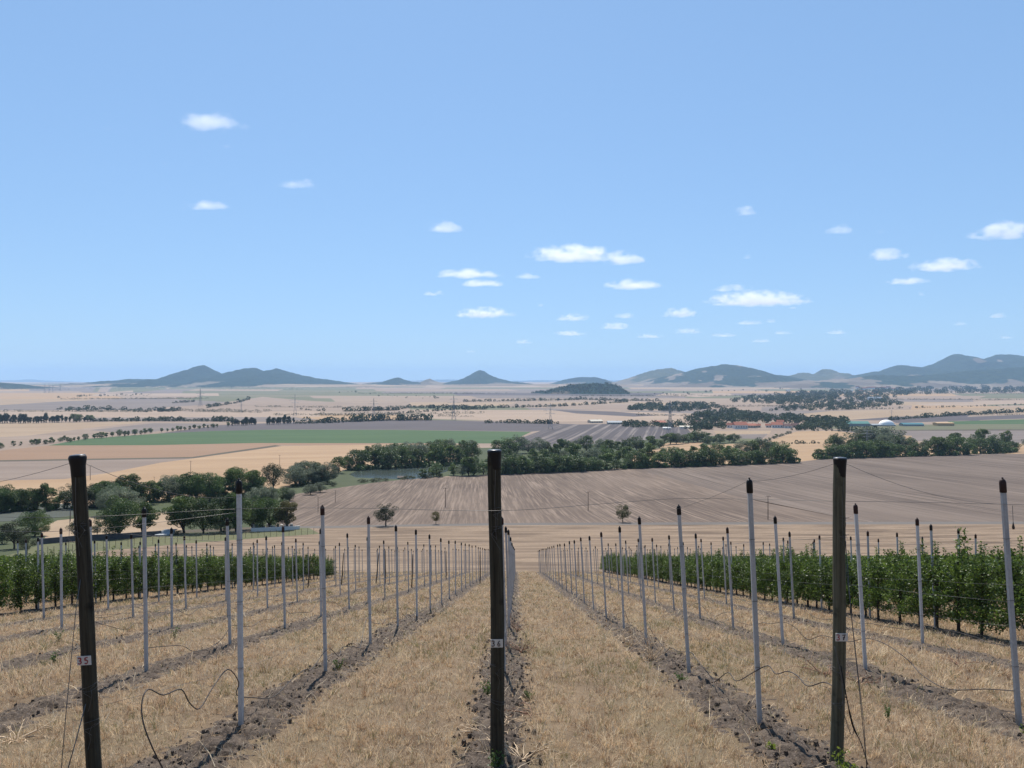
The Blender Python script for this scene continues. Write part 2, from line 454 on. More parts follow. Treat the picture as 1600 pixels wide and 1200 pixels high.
for (pk, nm), fs in buckets.items():
    used = {}; V = []; FF = []
    for f in fs:
        g = []
        for i in f:
            if i not in used: used[i] = len(V); V.append(P3[i])
            g.append(used[i])
        a, b, c = (V[g[0]], V[g[1]], V[g[2]])
        if (b-a).cross(c-a).z < 0: g = g[::-1]
        FF.append(tuple(g))
    base = nm.split('#')[0]
    o = link_mesh(base, V, FF, PAL[pk], smooth=True)
    lb = FIELD_LABEL.get(pk, 'sheet of %s in the valley' % PAL[pk].name.replace('_', ' '))
    if '#' in nm: lb = polys[int(nm.split('#')[1])][3]
    tag(o, lb, {'road': 'track', 'water': 'pond', 'meadow': 'meadow'}.get(base, 'field'), kind='structure')

# ---------------------------------------------------------------- orchard ground in the foreground
ROWS = {35: -3.40, 36: -0.25, 37: 3.03, 38: 6.22, 39: 9.4, 40: 12.0, 41: 15.1, 42: 18.2, 34: -6.65, 33: -9.85, 32: -13.05, 31: -16.1, 30: -18.9, 29: -22.0, 28: -25.1}
def rowx(r, y): return ROWS[r] + 0.0067*y
def orchard_ground():
    m, nt, b = new_mat('dry_grass_ground')
    g = node(nt, 'ShaderNodeNewGeometry'); p = g.outputs['Position']
    a = noise(nt, mapping(nt, p, 0, (1, .45, 1)), 1.1, 5, .65)
    fine = noise(nt, p, 22, 5, .8)
    big = noise(nt, mapping(nt, p, 0, (1, .3, 1)), .35, 3, .5)
    c = mix(nt, ramp(nt, a, .3, .7), (.13, .09, .057), (.28, .20, .125))
    c = mix(nt, ramp(nt, big, .52, .68), c, (.20, .155, .09))
    c = mix(nt, ramp(nt, fine, .38, .66), mix(nt, 0.55, c, (.12, .085, .055)), c)
    nt.links.new(c, b.inputs['Base Color']); b.inputs['Roughness'].default_value = .95
    b.inputs['Specular IOR Level'].default_value = .1
    bump(nt, b, fine, .8, .05)
    ys = np.concatenate([np.arange(-30, 3, 3.0), np.arange(3, 40, .35), np.arange(40, 106, 1.1), [107, 108.5, 110]])
    xs = np.concatenate([np.arange(-125, -40, 5.0), np.arange(-40, 40.01, .5), np.arange(45, 126, 5.0)])
    X, Y = np.meshgrid(xs, ys)
    fade = np.clip((106 - Y)/10, 0, 1)
    Z = -2.1 - .23*Y + ((fbm(X*.8, Y*.8, 3)-.5)*.10 + (fbm(X*.12, Y*.12, 9)-.5)*.2)*fade
    V = np.stack([X, Y, Z], -1).reshape(-1, 3)
    nx, ny = len(xs), len(ys)
    I = np.arange(nx*ny).reshape(ny, nx)
    Fq = np.stack([I[:-1, :-1], I[:-1, 1:], I[1:, 1:], I[1:, :-1]], -1).reshape(-1, 4)
    o = obj_of('ground', np_mesh('ground', V, Fq, 4, [m], smooth=True))
    tag(o, 'sloping orchard ground under dry straw-coloured grass', 'ground', kind='structure')
def gz(x, y):       # numpy: orchard ground height incl. bumps
    x = np.asarray(x, float); y = np.asarray(y, float)
    fade = np.clip((106 - y)/10, 0, 1)
    return -2.1 - .23*y + ((fbm(x*.8, y*.8, 3)-.5)*.10 + (fbm(x*.12, y*.12, 9)-.5)*.2)*fade
def gz1(x, y): return float(gz(np.array([x]), np.array([y]))[0])
orchard_ground()

m_soil, nt, b = new_mat('mulched_soil')
g = node(nt, 'ShaderNodeNewGeometry'); p = g.outputs['Position']
f1 = noise(nt, p, 9, 6, .75); f2 = noise(nt, p, 2.2, 4, .6); f3 = noise(nt, p, 38, 4, .8)
c = mix(nt, ramp(nt, f1, .35, .65), (.036, .027, .021), (.135, .105, .083))
c = mix(nt, ramp(nt, f3, .55, .7), c, (.23, .185, .145))
c = mix(nt, ramp(nt, f2, .56, .7), c, (.17, .13, .095))
nt.links.new(c, b.inputs['Base Color']); b.inputs['Roughness'].default_value = .95; b.inputs['Specular IOR Level'].default_value = .1
bump(nt, b, f1, .9, .06)
def strip_w(x0, y):     # half width of the bare strip
    return np.where(np.abs(x0+.25) < .1, .46, .60) + .15*(fbm(np.asarray(y)*.9+x0*7, np.asarray(y)*0+x0, 21)-.5)*2
def soil_strip(r):
    x0 = ROWS[r]
    near = abs(x0) < 8
    ys = [3.0]
    y = 3.0
    while y < 105:
        y += max(.05, y*.006) if near else max(.12, y*.008); ys.append(min(y, 105))
    ys = np.array(ys); nu = 31 if near else 17
    us = np.linspace(-1, 1, nu)
    U, Y = np.meshgrid(us, ys)
    W = strip_w(x0, Y)*1.25
    X = x0 + .0067*Y + U*W
    wob = (fbm(X*3.1, Y*3.1, 5)-.45)*.6
    prof = np.clip(1-np.abs(U)**1.5 - wob*.9, -1, 1)
    Z = gz(X, Y) - .05 + prof*.10 + (fbm(X*7, Y*7, 31, 4)-.5)*.17*np.clip(1.1-np.abs(U), 0, 1) + (vnoise(X*15, Y*15, 77)-.5)*.075
    Z = np.where(np.abs(U) > .97, gz(X, Y)-.08, Z)
    V = np.stack([X, Y, Z], -1).reshape(-1, 3)
    I = np.arange(V.shape[0]).reshape(len(ys), nu)
    Fq = np.stack([I[:-1, :-1], I[:-1, 1:], I[1:, 1:], I[1:, :-1]], -1).reshape(-1, 4)
    o = obj_of('soil_strip', np_mesh('soil_strip', V, Fq, 4, [m_soil], smooth=True))
    tag(o, 'strip of dark crumbly mulched soil under post row', 'soil strip', kind='structure')
for r in ROWS:
    if r > 28: soil_strip(r)

def straw_mat(name, c1, c2, tr=.25):
    return leaf_mat(name, c1, c2, tr, 24.0, .8, 0)
M_ST = [straw_mat('straw_light', (.54, .395, .235), (.95, .77, .52)), straw_mat('straw_tan', (.31, .21, .125), (.78, .56, .35)),
        straw_mat('straw_rust', (.16, .095, .055), (.42, .26, .15)), straw_mat('grass_olive', (.16, .155, .065), (.28, .245, .11))]
def blades(name, n, y0, y1, wid, hgt, label, xr=None, keep=None, seed=1, lean=1.5, probs=(.40, .40, .12, .08), tuft=12):
    rg = np.random.default_rng(seed)
    nt_ = n//tuft + 1
    yt = (y0**.35 + rg.uniform(0, 1, nt_)*(y1**.35-y0**.35))**(1/.35)
    xt = rg.uniform(-.72, .72, nt_)*yt + rg.uniform(-.6, .6, nt_)
    ti = np.repeat(np.arange(nt_), tuft)[:n]
    sp = .016*np.maximum(1, yt[ti]/8.0)**.8
    ox, oy = rg.normal(0, 1, n)*sp, rg.normal(0, 1, n)*sp
    y = yt[ti] + oy; x = xt[ti] + ox
    if xr is not None:
        x = xr(rg, y)
    # thin out on the bare strips, clump elsewhere
    d = np.full(n, 9.0)
    for r, x0 in ROWS.items(): d = np.minimum(d, np.abs(x - x0 - .0067*y)/strip_w(x0, y))
    cl = fbm(x*1.6, y*1.6, 41)
    k = rg.uniform(0, 1, n)
    ok = ((d > 1.0 + (cl-.5)*1.1) | (k < .08)) & (k < .35 + cl*1.3) if keep is None else keep(x, y, d, k, cl)
    x, y = x[ok], y[ok]; n = len(x); cl = cl[ok]; ti = ti[ok]; ox = ox[ok]; oy = oy[ok]; sp = sp[ok]
    t1 = np.abs(np.mod((x-.0067*y+.25), 3.1)-1.55); rut = np.clip(1-np.abs(t1-.62)/.22, 0, 1)*fbm(x*.4, y*.12, 88)*1.4
    c2 = fbm(x*11, y*6, 91, 2)*1.33
    z = gz(x, y)
    ang = rg.uniform(0, 2*np.pi, n); dx, dy = np.cos(ang), np.sin(ang)
    far = np.maximum(1, y/8.0)
    h = rg.uniform(.45, 1.5, nt_)[ti]*hgt*(.35+1.2*rg.uniform(0, 1, n)**1.6)*(.45+1.2*cl)*(.35+1.3*c2)*(1-.55*rut)*far**.18; w = wid*rg.uniform(.6, 1.4, n)*far**.85
    la = np.where(rg.uniform(0, 1, n) < .65, np.arctan2(oy, ox), rg.uniform(0, 2*np.pi, n)); ll = h*rg.uniform(.1, lean, n); lx, ly = np.cos(la)*ll, np.sin(la)*ll
    V = np.zeros((n, 5, 3))
    V[:, 0] = np.stack([x-dx*w/2, y-dy*w/2, z-.01], -1); V[:, 1] = np.stack([x+dx*w/2, y+dy*w/2, z-.01], -1)
    V[:, 2] = np.stack([x+dx*w/2.4+lx*.35, y+dy*w/2.4+ly*.35, z+h*.6], -1); V[:, 3] = np.stack([x-dx*w/2.4+lx*.35, y-dy*w/2.4+ly*.35, z+h*.6], -1)
    V[:, 4] = np.stack([x+lx, y+ly, z+h], -1)
    b0 = np.arange(n)[:, None]*5
    T3 = np.concatenate([b0+np.array([[0, 1, 2]]), b0+np.array([[0, 2, 3]]), b0+np.array([[3, 2, 4]])], 1).reshape(-1, 3)
    gr = fbm(x*.5+9, y*.3, 55) > .56
    mi = rg.choice(4, nt_, p=probs)[ti]; mi = np.where(rg.uniform(0, 1, n) < .25, rg.choice(4, n, p=probs), mi); mi = np.where(gr & (rg.uniform(0, 1, n) < .3), 3, mi)
    o = obj_of(name, np_mesh(name, V.reshape(-1, 3), T3, 3, M_ST, np.repeat(mi, 3)))
    tag(o, label, 'grass', kind='stuff')
blades('dry_grass', 880000, 3.5, 106, .0044, .080, 'dry bleached grass covering the orchard alleys', seed=2)
blades('tall_dry_grass', 60000, 4, 30, .0034, .21, 'longer pale grass stalks standing out of the mown alleys', seed=9, lean=.9, probs=(.62, .26, .04, .08), keep=lambda x, y, d, k, cl: (d > 1.1) & (fbm(x*2.3, y*2.3, 63) > .56) & (k < .7))
# dead stems and straw lying on the bare strips
def on_strip(rg, y):
    xs = np.array([v for k, v in ROWS.items()])
    return xs[rg.integers(0, len(xs), len(y))] + .0067*y + rg.normal(0, .42, len(y))
blades('straw_litter', 90000, 4, 40, .007, .07, 'dead stems and straw littering the bare soil strips', xr=on_strip, keep=lambda x, y, d, k, cl: (k < .25+cl*.5), seed=6, lean=2.6, probs=(.42, .30, .24, .04))

# clods
def clods():
    rg = np.random.default_rng(12)
    V, Fc = [], []
    for r in (35, 36, 37, 34, 38, 33, 39):
        x0 = ROWS[r]
        for _ in range(2200 if r in (35, 36, 37) else 700):
            y = 5+rg.uniform(0, 1)**1.6*24; x = x0 + .0067*y + float(np.clip(rg.normal(0, .26), -.5, .5))
            s = .007+.034*rg.uniform(0, 1)**3; z = gz1(x, y)+.02+s*.3
            o = len(V); a0 = rg.uniform(0, 6.28)
            for k in range(5):
                a = a0+k*1.2566; V.append((x+math.cos(a)*s*rg.uniform(.6, 1.2), y+math.sin(a)*s*rg.uniform(.6, 1.2), z-s*.4))
            for k in range(5):
                a = a0+.5+k*1.2566; V.append((x+math.cos(a)*s*rg.uniform(.3, .8), y+math.sin(a)*s*rg.uniform(.3, .8), z+s*rg.uniform(.3, .9)))
            for k in range(5):
                k2 = (k+1) % 5; Fc.append((o+k, o+k2, o+5+k2, o+5+k))
            Fc.append(tuple(o+5+k for k in range(5)))
    tag(link_mesh('soil_clods', V, Fc, m_soil), 'dark clods of dry soil strewn on the strips', 'soil', kind='stuff')
clods()

# ---------------------------------------------------------------- grey concrete posts with black caps
def concrete_mat():
    m, nt, b = new_mat('pale_concrete')
    tc = node(nt, 'ShaderNodeTexCoord'); v = tc.outputs['Object']
    f = noise(nt, v, 30, 6, .7); f2 = noise(nt, mapping(nt, v, 0, (14, 14, 1.5)), 1, 4, .6)
    c = mix(nt, ramp(nt, f, .3, .7), (.37, .36, .345), (.49, .475, .455))
    c = mix(nt, ramp(nt, f2, .5, .75), c, (.27, .27, .27))
    sx = node(nt, 'ShaderNodeSeparateXYZ'); nt.links.new(v, sx.inputs[0])
    ad = node(nt, 'ShaderNodeMath', operation='ADD'); nt.links.new(sx.outputs['Z'], ad.inputs[0]); nt.links.new(f2, ad.inputs[1])
    c = mix(nt, ramp(nt, ad.outputs[0], .75, .50), c, (.22, .19, .16))      # soil splashed on the foot
    oi = node(nt, 'ShaderNodeObjectInfo'); hs = node(nt, 'ShaderNodeHueSaturation'); mr = node(nt, 'ShaderNodeMapRange'); nt.links.new(oi.outputs['Random'], mr.inputs['Value'])
    mr.inputs['To Min'].default_value = .82; mr.inputs['To Max'].default_value = 1.12; nt.links.new(mr.outputs[0], hs.inputs['Value']); nt.links.new(c, hs.inputs['Color']); c = hs.outputs[0]
    nt.links.new(c, b.inputs['Base Color']); b.inputs['Roughness'].default_value = .8
    bump(nt, b, f, .3, .01)
    return m
M_CONC = concrete_mat()
M_CAP = plain_mat('black_plastic', (.012, .011, .011), .5)
M_CAP2 = plain_mat('faded_brown_plastic', (.035, .018, .015), .6)
M_WIRE = plain_mat('galvanised_wire', (.11, .105, .10), .5, .2, 3, .4)
M_HOSE = plain_mat('black_hose', (.055, .045, .04), .5)
H_POST = 3.03
def make_post(capmat=None):
    root = empty('concrete_post')
    mb = MB()
    hw, ch = .0285, .007
    ring = [(-hw+ch, -hw), (hw-ch, -hw), (hw, -hw+ch), (hw, hw-ch), (hw-ch, hw), (-hw+ch, hw), (-hw, hw-ch), (-hw, -hw+ch)]
    V = []; zs = [-.3, .8, 1.7, H_POST-.13]
    for z in zs:
        s = 1.0 - .05*max(z, 0)/H_POST
        for x, y in ring: V.append((x*s, y*s, z))
    Fc = []
    for i in range(len(zs)-1):
        for k in range(8):
            k2 = (k+1) % 8; Fc.append((i*8+k, i*8+k2, (i+1)*8+k2, (i+1)*8+k))
    Fc.append(tuple(range(24, 32)))
    mb.add(V, Fc); mb.build('shaft', M_CONC, root)
    mb = MB()
    mb.lathe([(.037, H_POST-.17), (.040, H_POST-.165), (.040, H_POST-.05), (.036, H_POST-.03), (.026, H_POST-.012), (.022, H_POST-.01), (.014, H_POST-.008), (.012, H_POST+.012), (.004, H_POST+.016)], n=10)
    mb.build('cap', capmat or M_CAP, root, True)
    for h in (.75, 1.55, 2.3):
        mb = MB(); mb.box((0, 0, h), (.063, .063, .005)); mb.build('wire_clip', M_WIRE, root)
    return root
proto = make_post()
proto_b = make_post(M_CAP2)
DS = [9.55+4.15*k for k in range(24) if 9.55+4.15*k < 106]
LEAN = {35: .014, 34: .02, 33: .015, 32: .012, 31: .012, 36: .03, 37: .051, 38: .058, 39: .055, 40: .04, 41: .03, 42: .03, 30: .01, 29: .01, 28: .01}
ORD = ['nearest', 'second', 'third', 'fourth', 'fifth', 'sixth']
ROWTXT = {35: 'of the row behind the post numbered 35', 36: 'of the row behind the post numbered 36', 37: 'of the row behind the post numbered 37',
          34: 'of the first row left of row 35', 33: 'of the second row left of row 35', 32: 'of the third row left of row 35', 31: 'in the bare row beside the left hedge',
          38: 'of the first row right of row 37', 39: 'of the second row right of row 37',
          40: 'in the front hedge row at right', 41: 'in the second hedge row at right', 42: 'in the third hedge row at right',
          30: 'in the front hedge row at left', 29: 'in the second hedge row at left', 28: 'in the back hedge row at left'}
POSTS = {}
used_p = []
for r in ROWS:
    k = 0
    for d in DS:
        dd = d + R.uniform(-.08, .08)
        if r in (30, 29, 28) and dd > 80: continue
        x = rowx(r, dd) + R.uniform(-.03, .03)
        px = 800+x/dd*F
        if px < -25 or px > 1640: continue
        if r == 34 and d < 11: continue
        src = proto_b if R.random() < .3 else proto
        o = src if src not in used_p else copy_tree(src); used_p.append(src)
        z = gz1(x, dd)
        o.location = (x, dd, z)
        s = (1.02 if dd < 11 else R.uniform(.975, 1.01)) * (.97 if r < 34 else 1)
        o.scale = (1, 1, s)
        o.rotation_euler = (R.uniform(-.012, .012), -LEAN[r] + R.uniform(-.010, .010), R.uniform(-.12, .12))
        if k < 6: lb = '%s grey concrete post with black cap %s' % (ORD[k], ROWTXT[r])
        else: lb = 'small far grey concrete post with black cap %s' % ROWTXT[r]
        tag(o, lb, 'post', 'grey concrete posts in the trellis rows')
        POSTS.setdefault(r, []).append((x - LEAN[r]*H_POST, x, dd, z))
        k += 1

# ---------------------------------------------------------------- round wooden end posts with number plates
def wood_mat(name, c1, c2):
    m, nt, b = new_mat(name)
    tc = node(nt, 'ShaderNodeTexCoord'); v = tc.outputs['Object']
    f = noise(nt, mapping(nt, v, 0, (34, 34, 1.1)), 1, 7, .75); f2 = noise(nt, v, 5, 4, .6)
    c = mix(nt, ramp(nt, f, .3, .7), c1, c2)
    c = mix(nt, ramp(nt, f2, .55, .75), c, tuple(x*.45 for x in c1))
    nt.links.new(c, b.inputs['Base Color']); b.inputs['Roughness'].default_value = .85; b.inputs['Specular IOR Level'].default_value = .2
    bump(nt, b, f, .7, .012)
    return m
M_W1 = wood_mat('dark_creosoted_wood', (.008, .007, .005), (.075, .064, .042))
M_W2 = wood_mat('weathered_green_wood', (.035, .030, .018), (.15, .135, .088))
M_PLATE = plain_mat('chalky_plate', (.55, .51, .45), .7, .12, 30)
M_RED = plain_mat('red_paint', (.30, .03, .03), .6); M_BLK = plain_mat('dark_paint', (.05, .03, .03), .6)
M_CAPTOP = plain_mat('worn_cap_top', (.07, .08, .095), .35, .3, 14)
DIG = {'3': [[(.05, .92), (.35, 1), (.7, .93), (.78, .75), (.6, .58), (.35, .52)], [(.35, .52), (.7, .45), (.85, .25), (.65, .05), (.3, 0), (.0, .12)]],
       '5': [[(.85, 1), (.2, .95)], [(.2, .95), (.14, .55)], [(.14, .55), (.55, .6), (.85, .4), (.75, .12), (.4, 0), (.05, .08)]],
       '6': [[(.75, .95), (.35, .75), (.1, .35), (.25, .05), (.6, 0), (.82, .2), (.65, .45), (.3, .45), (.12, .3)]],
       '7': [[(0, .9), (.85, 1), (.55, .5), (.35, 0)], [(.2, .48), (.75, .52)]]}
def wrap(mb, r, z, seed, loose=True):
    rr = random.Random(seed)
    for q in range(2):
        pts = []
        dz = rr.uniform(-.02, .02)
        for k in range(25):
            a = k/24*2*math.pi
            pts.append((r*1.03*math.cos(a), r*1.03*math.sin(a), z+dz+q*.012+.02*math.sin(a+q+seed)))
        mb.tube(pts, .0019, 5)
    if loose:
        a = -math.pi/2+rr.uniform(-.6, .6)
        p = Vector((r*1.05*math.cos(a), r*1.05*math.sin(a), z))
        mb.tube([p, p+Vector((rr.uniform(-.06, .06), -.02, -.05)), p+Vector((rr.uniform(-.03, .03), -.012, -.13)), p+Vector((rr.uniform(-.05, .05), -.03, -.2))], .0017, 5)
        mb.tube([p, p+Vector((.05, -.03, .03))], .0017, 5); mb.tube([p+Vector((0, -.01, -.08)), p+Vector((-.05, -.03, -.03))], .0017, 5)
def end_post(number, x, d, ytop_px, xtop_px, mat, r, capr, plate_py, cols, label, flare):
    base = Vector((x, d, gz1(x, d)-.02))
    top = at(xtop_px, ytop_px, d)
    H = (top-base).length
    root = empty('wooden_end_post', base)
    v = (top-base).normalized()
    root.rotation_euler = v.to_track_quat('Z', 'Y').to_euler()
    q = root.rotation_euler.to_quaternion()
    # undo the twist so that local -Y still faces the alley end
    root.rotation_mode = 'QUATERNION'
    zax = v; yax = Vector((0, 1, 0)); xax = yax.cross(zax).normalized(); yax = zax.cross(xax).normalized()
    root.rotation_quaternion = Matrix((xax, yax, zax)).transposed().to_quaternion()
    rr = random.Random(number)
    n = 20; zs = np.linspace(-.4, H-.06, 34); V, Fc = [], []
    for z in zs:
        ox, oy = .008*math.sin(z*2.1+number), .006*math.cos(z*1.7)
        for k in range(n):
            a = 2*math.pi*k/n
            rad = r*(1.05-.09*z/H)*(1+.035*math.sin(3*a+z*1.3+number)+.02*rr.uniform(-1, 1))
            V.append((ox+rad*math.cos(a), oy+rad*math.sin(a), z))
    for i in range(len(zs)-1):
        for k in range(n):
            k2 = (k+1) % n; Fc.append((i*n+k, i*n+k2, (i+1)*n+k2, (i+1)*n+k))
    link_mesh('timber', V, Fc, mat, root, True)
    c = MB(); ch = .19
    prof = [(capr*.86, H-ch-.0), (capr*.88, H-ch+.01), (capr*.92, H-ch*.5), (capr*(1.04 if flare else .97), H-ch*.25), (capr*(1.10 if flare else 1.0), H-.02), (capr*1.04, H-.004), (capr*.98, H)]
    c.lathe(prof, n=24); cap = c.build('cap', M_CAP, root, True)
    c = MB(); c.lathe([(capr*.97, H+.0005), (capr*.93, H+.007), (capr*.5, H+.011), (.004, H+.012)], n=24); c.build('cap_disc', M_CAPTOP, cap, True)
    pz = H - (plate_py-ytop_px)/F*d
    pw, ph = .126, .082
    mb = MB(); mb.box((0, -r*1.0-.012, pz), (pw, .006, ph)); pl = mb.build('number_plate', M_PLATE, root)
    for j, chh in enumerate(str(number)):
        s = ph*.68; ox = -pw*.42+j*pw*.46; mb = MB()
        for st in DIG[chh]:
            mb.tube([(ox+a*s*.62, -r*1.0-.0165, pz-s/2+b_*s) for a, b_ in st], .0052, 5)
        mb.build('digit', cols[j], pl)
    mb = MB()
    mb.tube([(0.012, -r-.006, H-.19), (-.004, -r-.008, H-.5), (.01, -r-.01, H-.9)], .0022, 5)
    for i, z in enumerate((H-.62, H-.80 if number != 35 else H-.7, H*.32, H*.21)):
        wb = MB(); wrap(wb, r, z, number*3+i); wb.build('wire_binding', M_WIRE, root)
    mb.build('loose_wire', M_WIRE, root)
    tag(root, label, 'wooden post', 'round wooden end posts of the trellis rows')
    return root, base, top
P35 = end_post(35, -3.79, 7.0, 712, 121, M_W1, .062, .069, 1028, (M_RED, M_RED), 'dark leaning wooden post with the red number 35', True)
P36 = end_post(36, -.138, 7.9, 704, 772.5, M_W1, .070, .073, 1001, (M_BLK, M_BLK), 'dark upright wooden post with plate number 36 in the centre', False)
P37 = end_post(37, 3.39, 8.0, 716, 1312.5, M_W2, .064, .067, 992, (M_RED, M_BLK), 'weathered greenish wooden post with plate number 37', False)

# ---------------------------------------------------------------- wires, hoses
def catenary(a, b, sag, n=14):
    a, b = Vector(a), Vector(b)
    return [a.lerp(b, i/n)-Vector((0, 0, sag*4*(i/n)*(1-i/n))) for i in range(n+1)]
def wire(name, pts, rad, label, cat, mat=None, group=None, sides=5):
    mb = MB(); mb.tube(pts, rad, sides); o = mb.build(name, mat or M_WIRE, None, True)
    tag(o, label, cat, group); return o
DIRS = {35: 'row 35', 36: 'row 36', 37: 'row 37', 34: 'the first row left of row 35', 33: 'the second row left of row 35', 32: 'the third row left of row 35', 38: 'the first row right of row 37', 39: 'the second row right of row 37', 31: 'the bare row beside the left hedge'}
for r in (31, 32, 33, 34, 35, 36, 37, 38, 39):
    ps = POSTS[r]
    for h, nmh in ((.75, 'lower'), (1.55, 'middle'), (2.3, 'upper')):
        pts = []
        for i, (xt, x, d, z) in enumerate(ps):
            p = Vector((x-LEAN[r]*h+.04, d, z+h))
            if pts:
                a = pts[-1]; pts.append(a.lerp(p, .5)-Vector((0, 0, .02)))
            pts.append(p)
        if r == 35: pts = [P35[1]+(P35[2]-P35[1])*(h/2.95)] + pts
        if r == 36: pts = [P36[1]+(P36[2]-P36[1])*(h/3.0)] + pts
        if r == 37: pts = [P37[1]+(P37[2]-P37[1])*(h/3.1)] + pts
        wire('trellis_wire', pts, .0018, '%s steel wire strung along %s' % (nmh, DIRS[r]), 'wire', group='trellis wires', sides=4)
def hose(r, start=None, seed=0, d0=9, amp=1.0, reach=60):
    rr = random.Random(seed)
    ps = [q for q in POSTS[r] if q[2] < reach]
    pts = list(start) if start else []
    for i, (xt, x, d, z) in enumerate(ps):
        h = rr.uniform(.38, .70)
        p = Vector((x-LEAN[r]*h+rr.choice((-.05, .05)), d, z+h))
        if i == 0 and start: pts.append(p); continue
        if i > 0:
            a = pts[-1]; L = (p-a).length; n = max(6, int(7 - d/12))
            sx = rr.uniform(.2, .32)*amp; k1 = rr.uniform(2, 4.5); ph = rr.uniform(0, 6)
            for k in range(1, n):
                t = k/n
                w = math.sin(math.pi*t)
                pts.append(a.lerp(p, t)+Vector((rr.uniform(-.09, .09)*amp, 0, -sx*w*rr.uniform(.7, 1.2)+.09*amp*math.sin(k1*t*3+ph)+rr.uniform(-.035, .035))))
        pts.append(p)
    return pts
def smooth_path(pts, sub=3):
    out = []
    n = len(pts)
    for i in range(n-1):
        p0, p1, p2, p3 = pts[max(i-1, 0)], pts[i], pts[i+1], pts[min(i+2, n-1)]
        for k in range(sub):
            t = k/sub
            out.append(.5*((2*p1)+(p2-p0)*t+(2*p0-5*p1+4*p2-p3)*t*t+(3*p1-p0-3*p2+p3)*t**3))
    out.append(pts[-1]); return out
def row_path(r, seq):
    out = []
    for px, py, d in seq: out.append(at(px, py, d))
    return out
s35 = row_path(35, [(262, 1215, 6.9), (240, 1172, 6.8), (224, 1130, 6.8), (222, 1096, 6.9), (232, 1077, 7.05), (255, 1086, 7.4), (283, 1077, 7.8), (296, 1098, 8.0), (312, 1107, 8.2), (332, 1075, 8.5), (356, 1046, 8.9), (373, 1066, 9.3)])
s37 = row_path(37, [(1322, 1090, 8.05), (1308, 1078, 8.1), (1288, 1066, 8.3), (1262, 1072, 8.5), (1246, 1056, 8.8), (1230, 1049, 9.0), (1212, 1053, 9.2), (1200, 1040, 9.4)])
for r, st, sd in ((35, s35, 1), (37, s37, 2), (34, None, 3), (38, None, 4), (33, None, 5), (39, None, 6), (32, None, 8), (36, None, 9)):
    pts = smooth_path(hose(r, st, sd, amp=.35 if r == 36 else 1.0), 4)
    wire('drip_hose', pts, .0066, 'dark kinked irrigation hose sagging along %s' % DIRS[r], 'hose', M_HOSE, 'irrigation hoses')
# cross wires that tie the rows together
def post_pt(r, h):
    xt, x, d, z = POSTS[r][0]
    return Vector((x-LEAN[r]*h, d, z+h))
wire('guy_wire', catenary(P35[2]-Vector((-.07, 0, .07)), at(376, 776, 9.5), .12), .0024, 'wire falling from the top of post 35 to the grey post right of it', 'wire')
wire('guy_wire', catenary(P35[2]-Vector((.07, 0, .07)), at(-120, 766, 9.5), .06), .0022, 'wire falling from the top of post 35 out of the left edge', 'wire')
wire('guy_wire', catenary(P37[2]-Vector((-.07, 0, .06)), at(1573, 788, 9.5), .10), .0022, 'wire falling from the top of post 37 to the far right grey post', 'wire')
wire('guy_wire', catenary(P37[2]-Vector((.07, 0, .06)), at(1168, 752, 9.6), .04) + catenary(at(1168, 752, 9.6), at(1050, 797, 11.5), .03)[1:], .0022, 'wire falling from the top of post 37 to the grey post left of it', 'wire')
wire('cross_wire', smooth_path([at(-60, 806, 9.4), at(120, 808, 8.0), at(376, 795, 9.5), at(560, 794, 8.6), at(775, 798, 7.1), at(930, 788, 8.5), at(1060, 779, 9.4), at(1170, 780, 9.6), at(1313, 783, 8.1), at(1450, 785, 9.0), at(1573, 788, 9.5), at(1680, 790, 10)], 5), .0022, 'long horizontal wire crossing all the post rows near their tops', 'wire')
wire('cross_wire', smooth_path([at(-60, 827, 9.4), at(120, 829, 8.6), at(376, 800, 9.6)], 5), .0025, 'thin wire crossing from behind post 35 to the grey post', 'wire')
wire('anchor_wire', [at(110, 790, 6.9), at(107, 860, 6.9), at(104, 905, 6.9)], .002, 'short loose wire hanging left of post 35', 'wire')
wire('anchor_cable', [at(126, 905, 6.93), at(119, 950, 6.85), at(104, 1105, 6.65), at(88, 1290, 6.3)], .0035, 'taut anchor cable left of post 35', 'cable')
wire('anchor_cable', [at(134, 1100, 6.92), at(118, 1160, 6.8), at(98, 1230, 6.6)], .005, 'thick anchor cable leaving post 35 near its foot', 'cable')
wire('anchor_cable', [at(1321, 845, 7.95), at(1330, 960, 7.9), at(1344, 1090, 7.75), at(1358, 1235, 7.5)], .004, 'taut anchor cable right of post 37', 'cable')
wire('anchor_cable', [at(1321, 880, 7.95), at(1336, 1010, 7.9), at(1350, 1130, 7.7), at(1356, 1235, 7.5)], .003, 'thin second anchor cable right of post 37', 'cable')
wire('black_cable', smooth_path([at(1314, 1040, 7.9), at(1320, 1075, 7.85), at(1328, 1115, 7.8), at(1335, 1140, 7.8), at(1345, 1160, 7.75), at(1356, 1195, 7.6)], 4), [.006]*8+[.010]*6+[.005]*7, 'black cable hanging from the foot of post 37', 'cable', M_CAP)
wire('anchor_wire', smooth_path([at(1304, 1010, 7.9), at(1315, 1060, 7.85), at(1318, 1110, 7.8), at(1330, 1148, 7.8), at(1335, 1138, 7.8)], 4), .0035, 'loop of loose wire at the foot of post 37', 'wire')
# small tensioner hanging beside the far right post
t_ = at(1582, 790, 9.4)
wire('tensioner', [t_, t_+Vector((.008, 0, -.2)), t_+Vector((.01, 0, -.27)), t_+Vector((.012, 0, -.29))], [.003, .003, .018, .012], 'small wire tensioner hanging beside the far right grey post', 'tensioner', M_HOSE)

